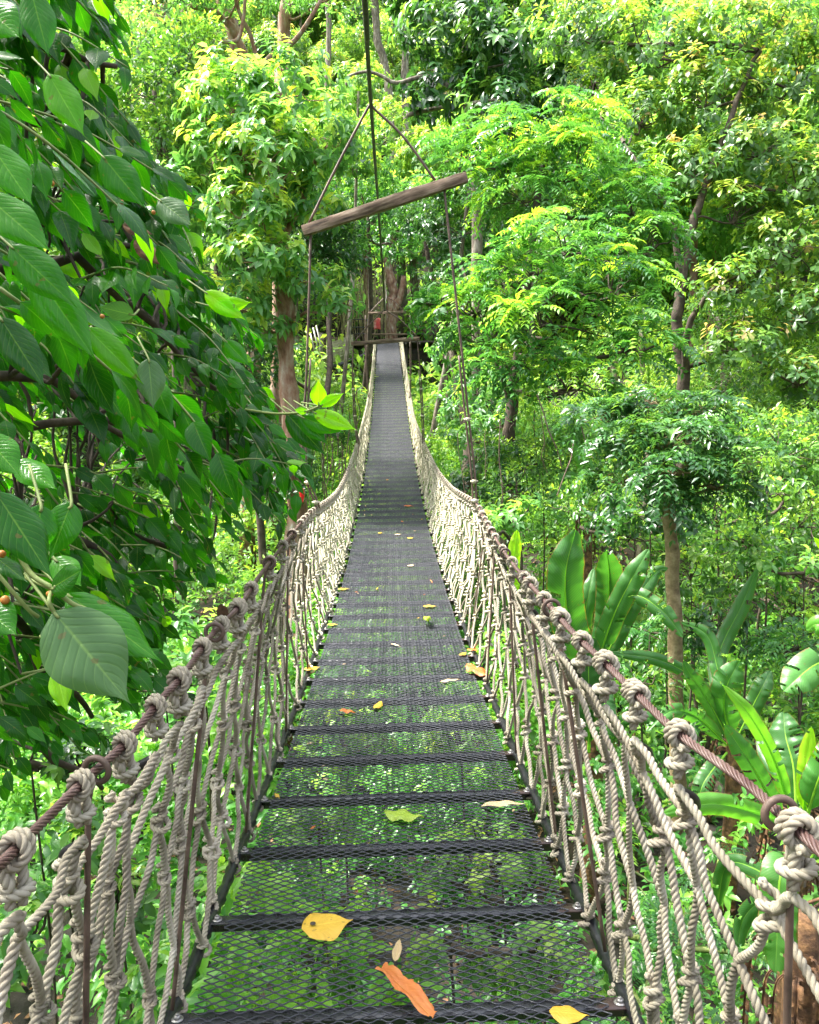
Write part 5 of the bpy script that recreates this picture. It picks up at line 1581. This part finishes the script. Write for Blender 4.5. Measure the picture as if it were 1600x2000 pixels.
for q_ in range(22):
    Yq = gl.uniform(2.2, 15) ; sd_ = gl.choice([-1, 1]) * (gl.uniform(.30, .53) if gl.random() < .7 else gl.uniform(0, .4))
    w_ = np.array([deck_x(Yq) + sd_, Yq, deck_z(Yq)])
    Dp = w_[1] * CT - w_[2] * ST
    FL.append(((800 + F * w_[0] / Dp, 1000 - F * (w_[1] * ST + w_[2] * CT) / Dp), gl.uniform(.02, .045) * F / Yq, gl.uniform(.15, .6), gl.uniform(-80, 80), ['beigeleaf', 'orangeleaf', 'beigeleaf', 'yellowleaf'][q_ % 4], 'scrap of dry leaf caught in the mesh', gl.uniform(.02, .2)))
for k, (c, Lpx, wr, ang_, mt, lab, curl) in enumerate(FL):
    if not Lpx: continue
    p, Yd = on_deck(*c)
    L_ = Lpx * Yd / F
    fac = 1.0
    # foreshortening: a leaf pointing away looks shorter
    a = math.radians(ang_)
    dx, dy = math.cos(a), math.sin(a)
    fs = max(.25, abs(p[2]) / Yd)
    dd = np.array([dx, dy / fs, 0]); dd /= np.linalg.norm(dd)
    L_ = L_ / math.hypot(dd[0], dd[1] * fs)
    W_ = min((.95 if k == 0 else .62) * L_ + .02 * (wr > .5), Lpx * Yd / F * wr / math.hypot(dd[1], dd[0] * fs))
    tm = grid_leaf(14, 7, curl=curl, tip=.1, wave=.02 if curl < .1 else .05, fold=.25 if wr < .4 else .1, seed=k)
    M, c0 = deck_frame(Yd)
    d3 = M[:, 0] * dd[0] + M[:, 1] * dd[1]
    pp = p - d3 * L_ / 2 + M[:, 2] * (.012 + curl * L_ * .8)
    part = place_leaves(tm, (pp - p)[None], d3[None], M[:, 2][None], np.array([L_]), np.array([W_]), np.array([.3 + .5 * random.random()]))
    parts = [part]
    o = mk('fallen_leaf', parts, MAT[mt], loc=tuple(p))
    tag(o, lab, 'leaf', 'dry scraps caught in the mesh' if 'scrap' in lab else 'fallen leaves on the deck')
    if k == 0:
        s_ = cyl((0, 0, 0), .009, .0015, 14)
        d2 = ob('spot', mkmesh('spot', [s_], MAT['darkwood']), o)
        d2.location = tuple(-d3 * L_ * .28 + M[:, 2] * (.022 - .0) + M[:, 0] * 0.0)
# orange strip of bark
p, Yd = on_deck(787, 1957)
L_ = .22
gb = np.random.default_rng(3)
prof = lambda xs: .9 - .15 * np.cos(xs * 6) + .06 * gb.normal(size=len(xs)) - (xs > .93) * .25
V_, F_, uv_ = grid_leaf(22, 7, curl=.05, wave=.03, fold=.35, prof=prof, seed=9)
o = mk('bark_strip', [place_leaves((V_, F_, uv_), np.array([[-.06, .09, .03]]), np.array([[.62, -.78, 0]]), UP[None], np.array([L_]), np.array([.050]), np.array([.6]))], MAT['orangeleaf'], loc=tuple(p))
tag(o, 'ragged orange strip of bark lying on the mesh at the bottom centre', 'bark')
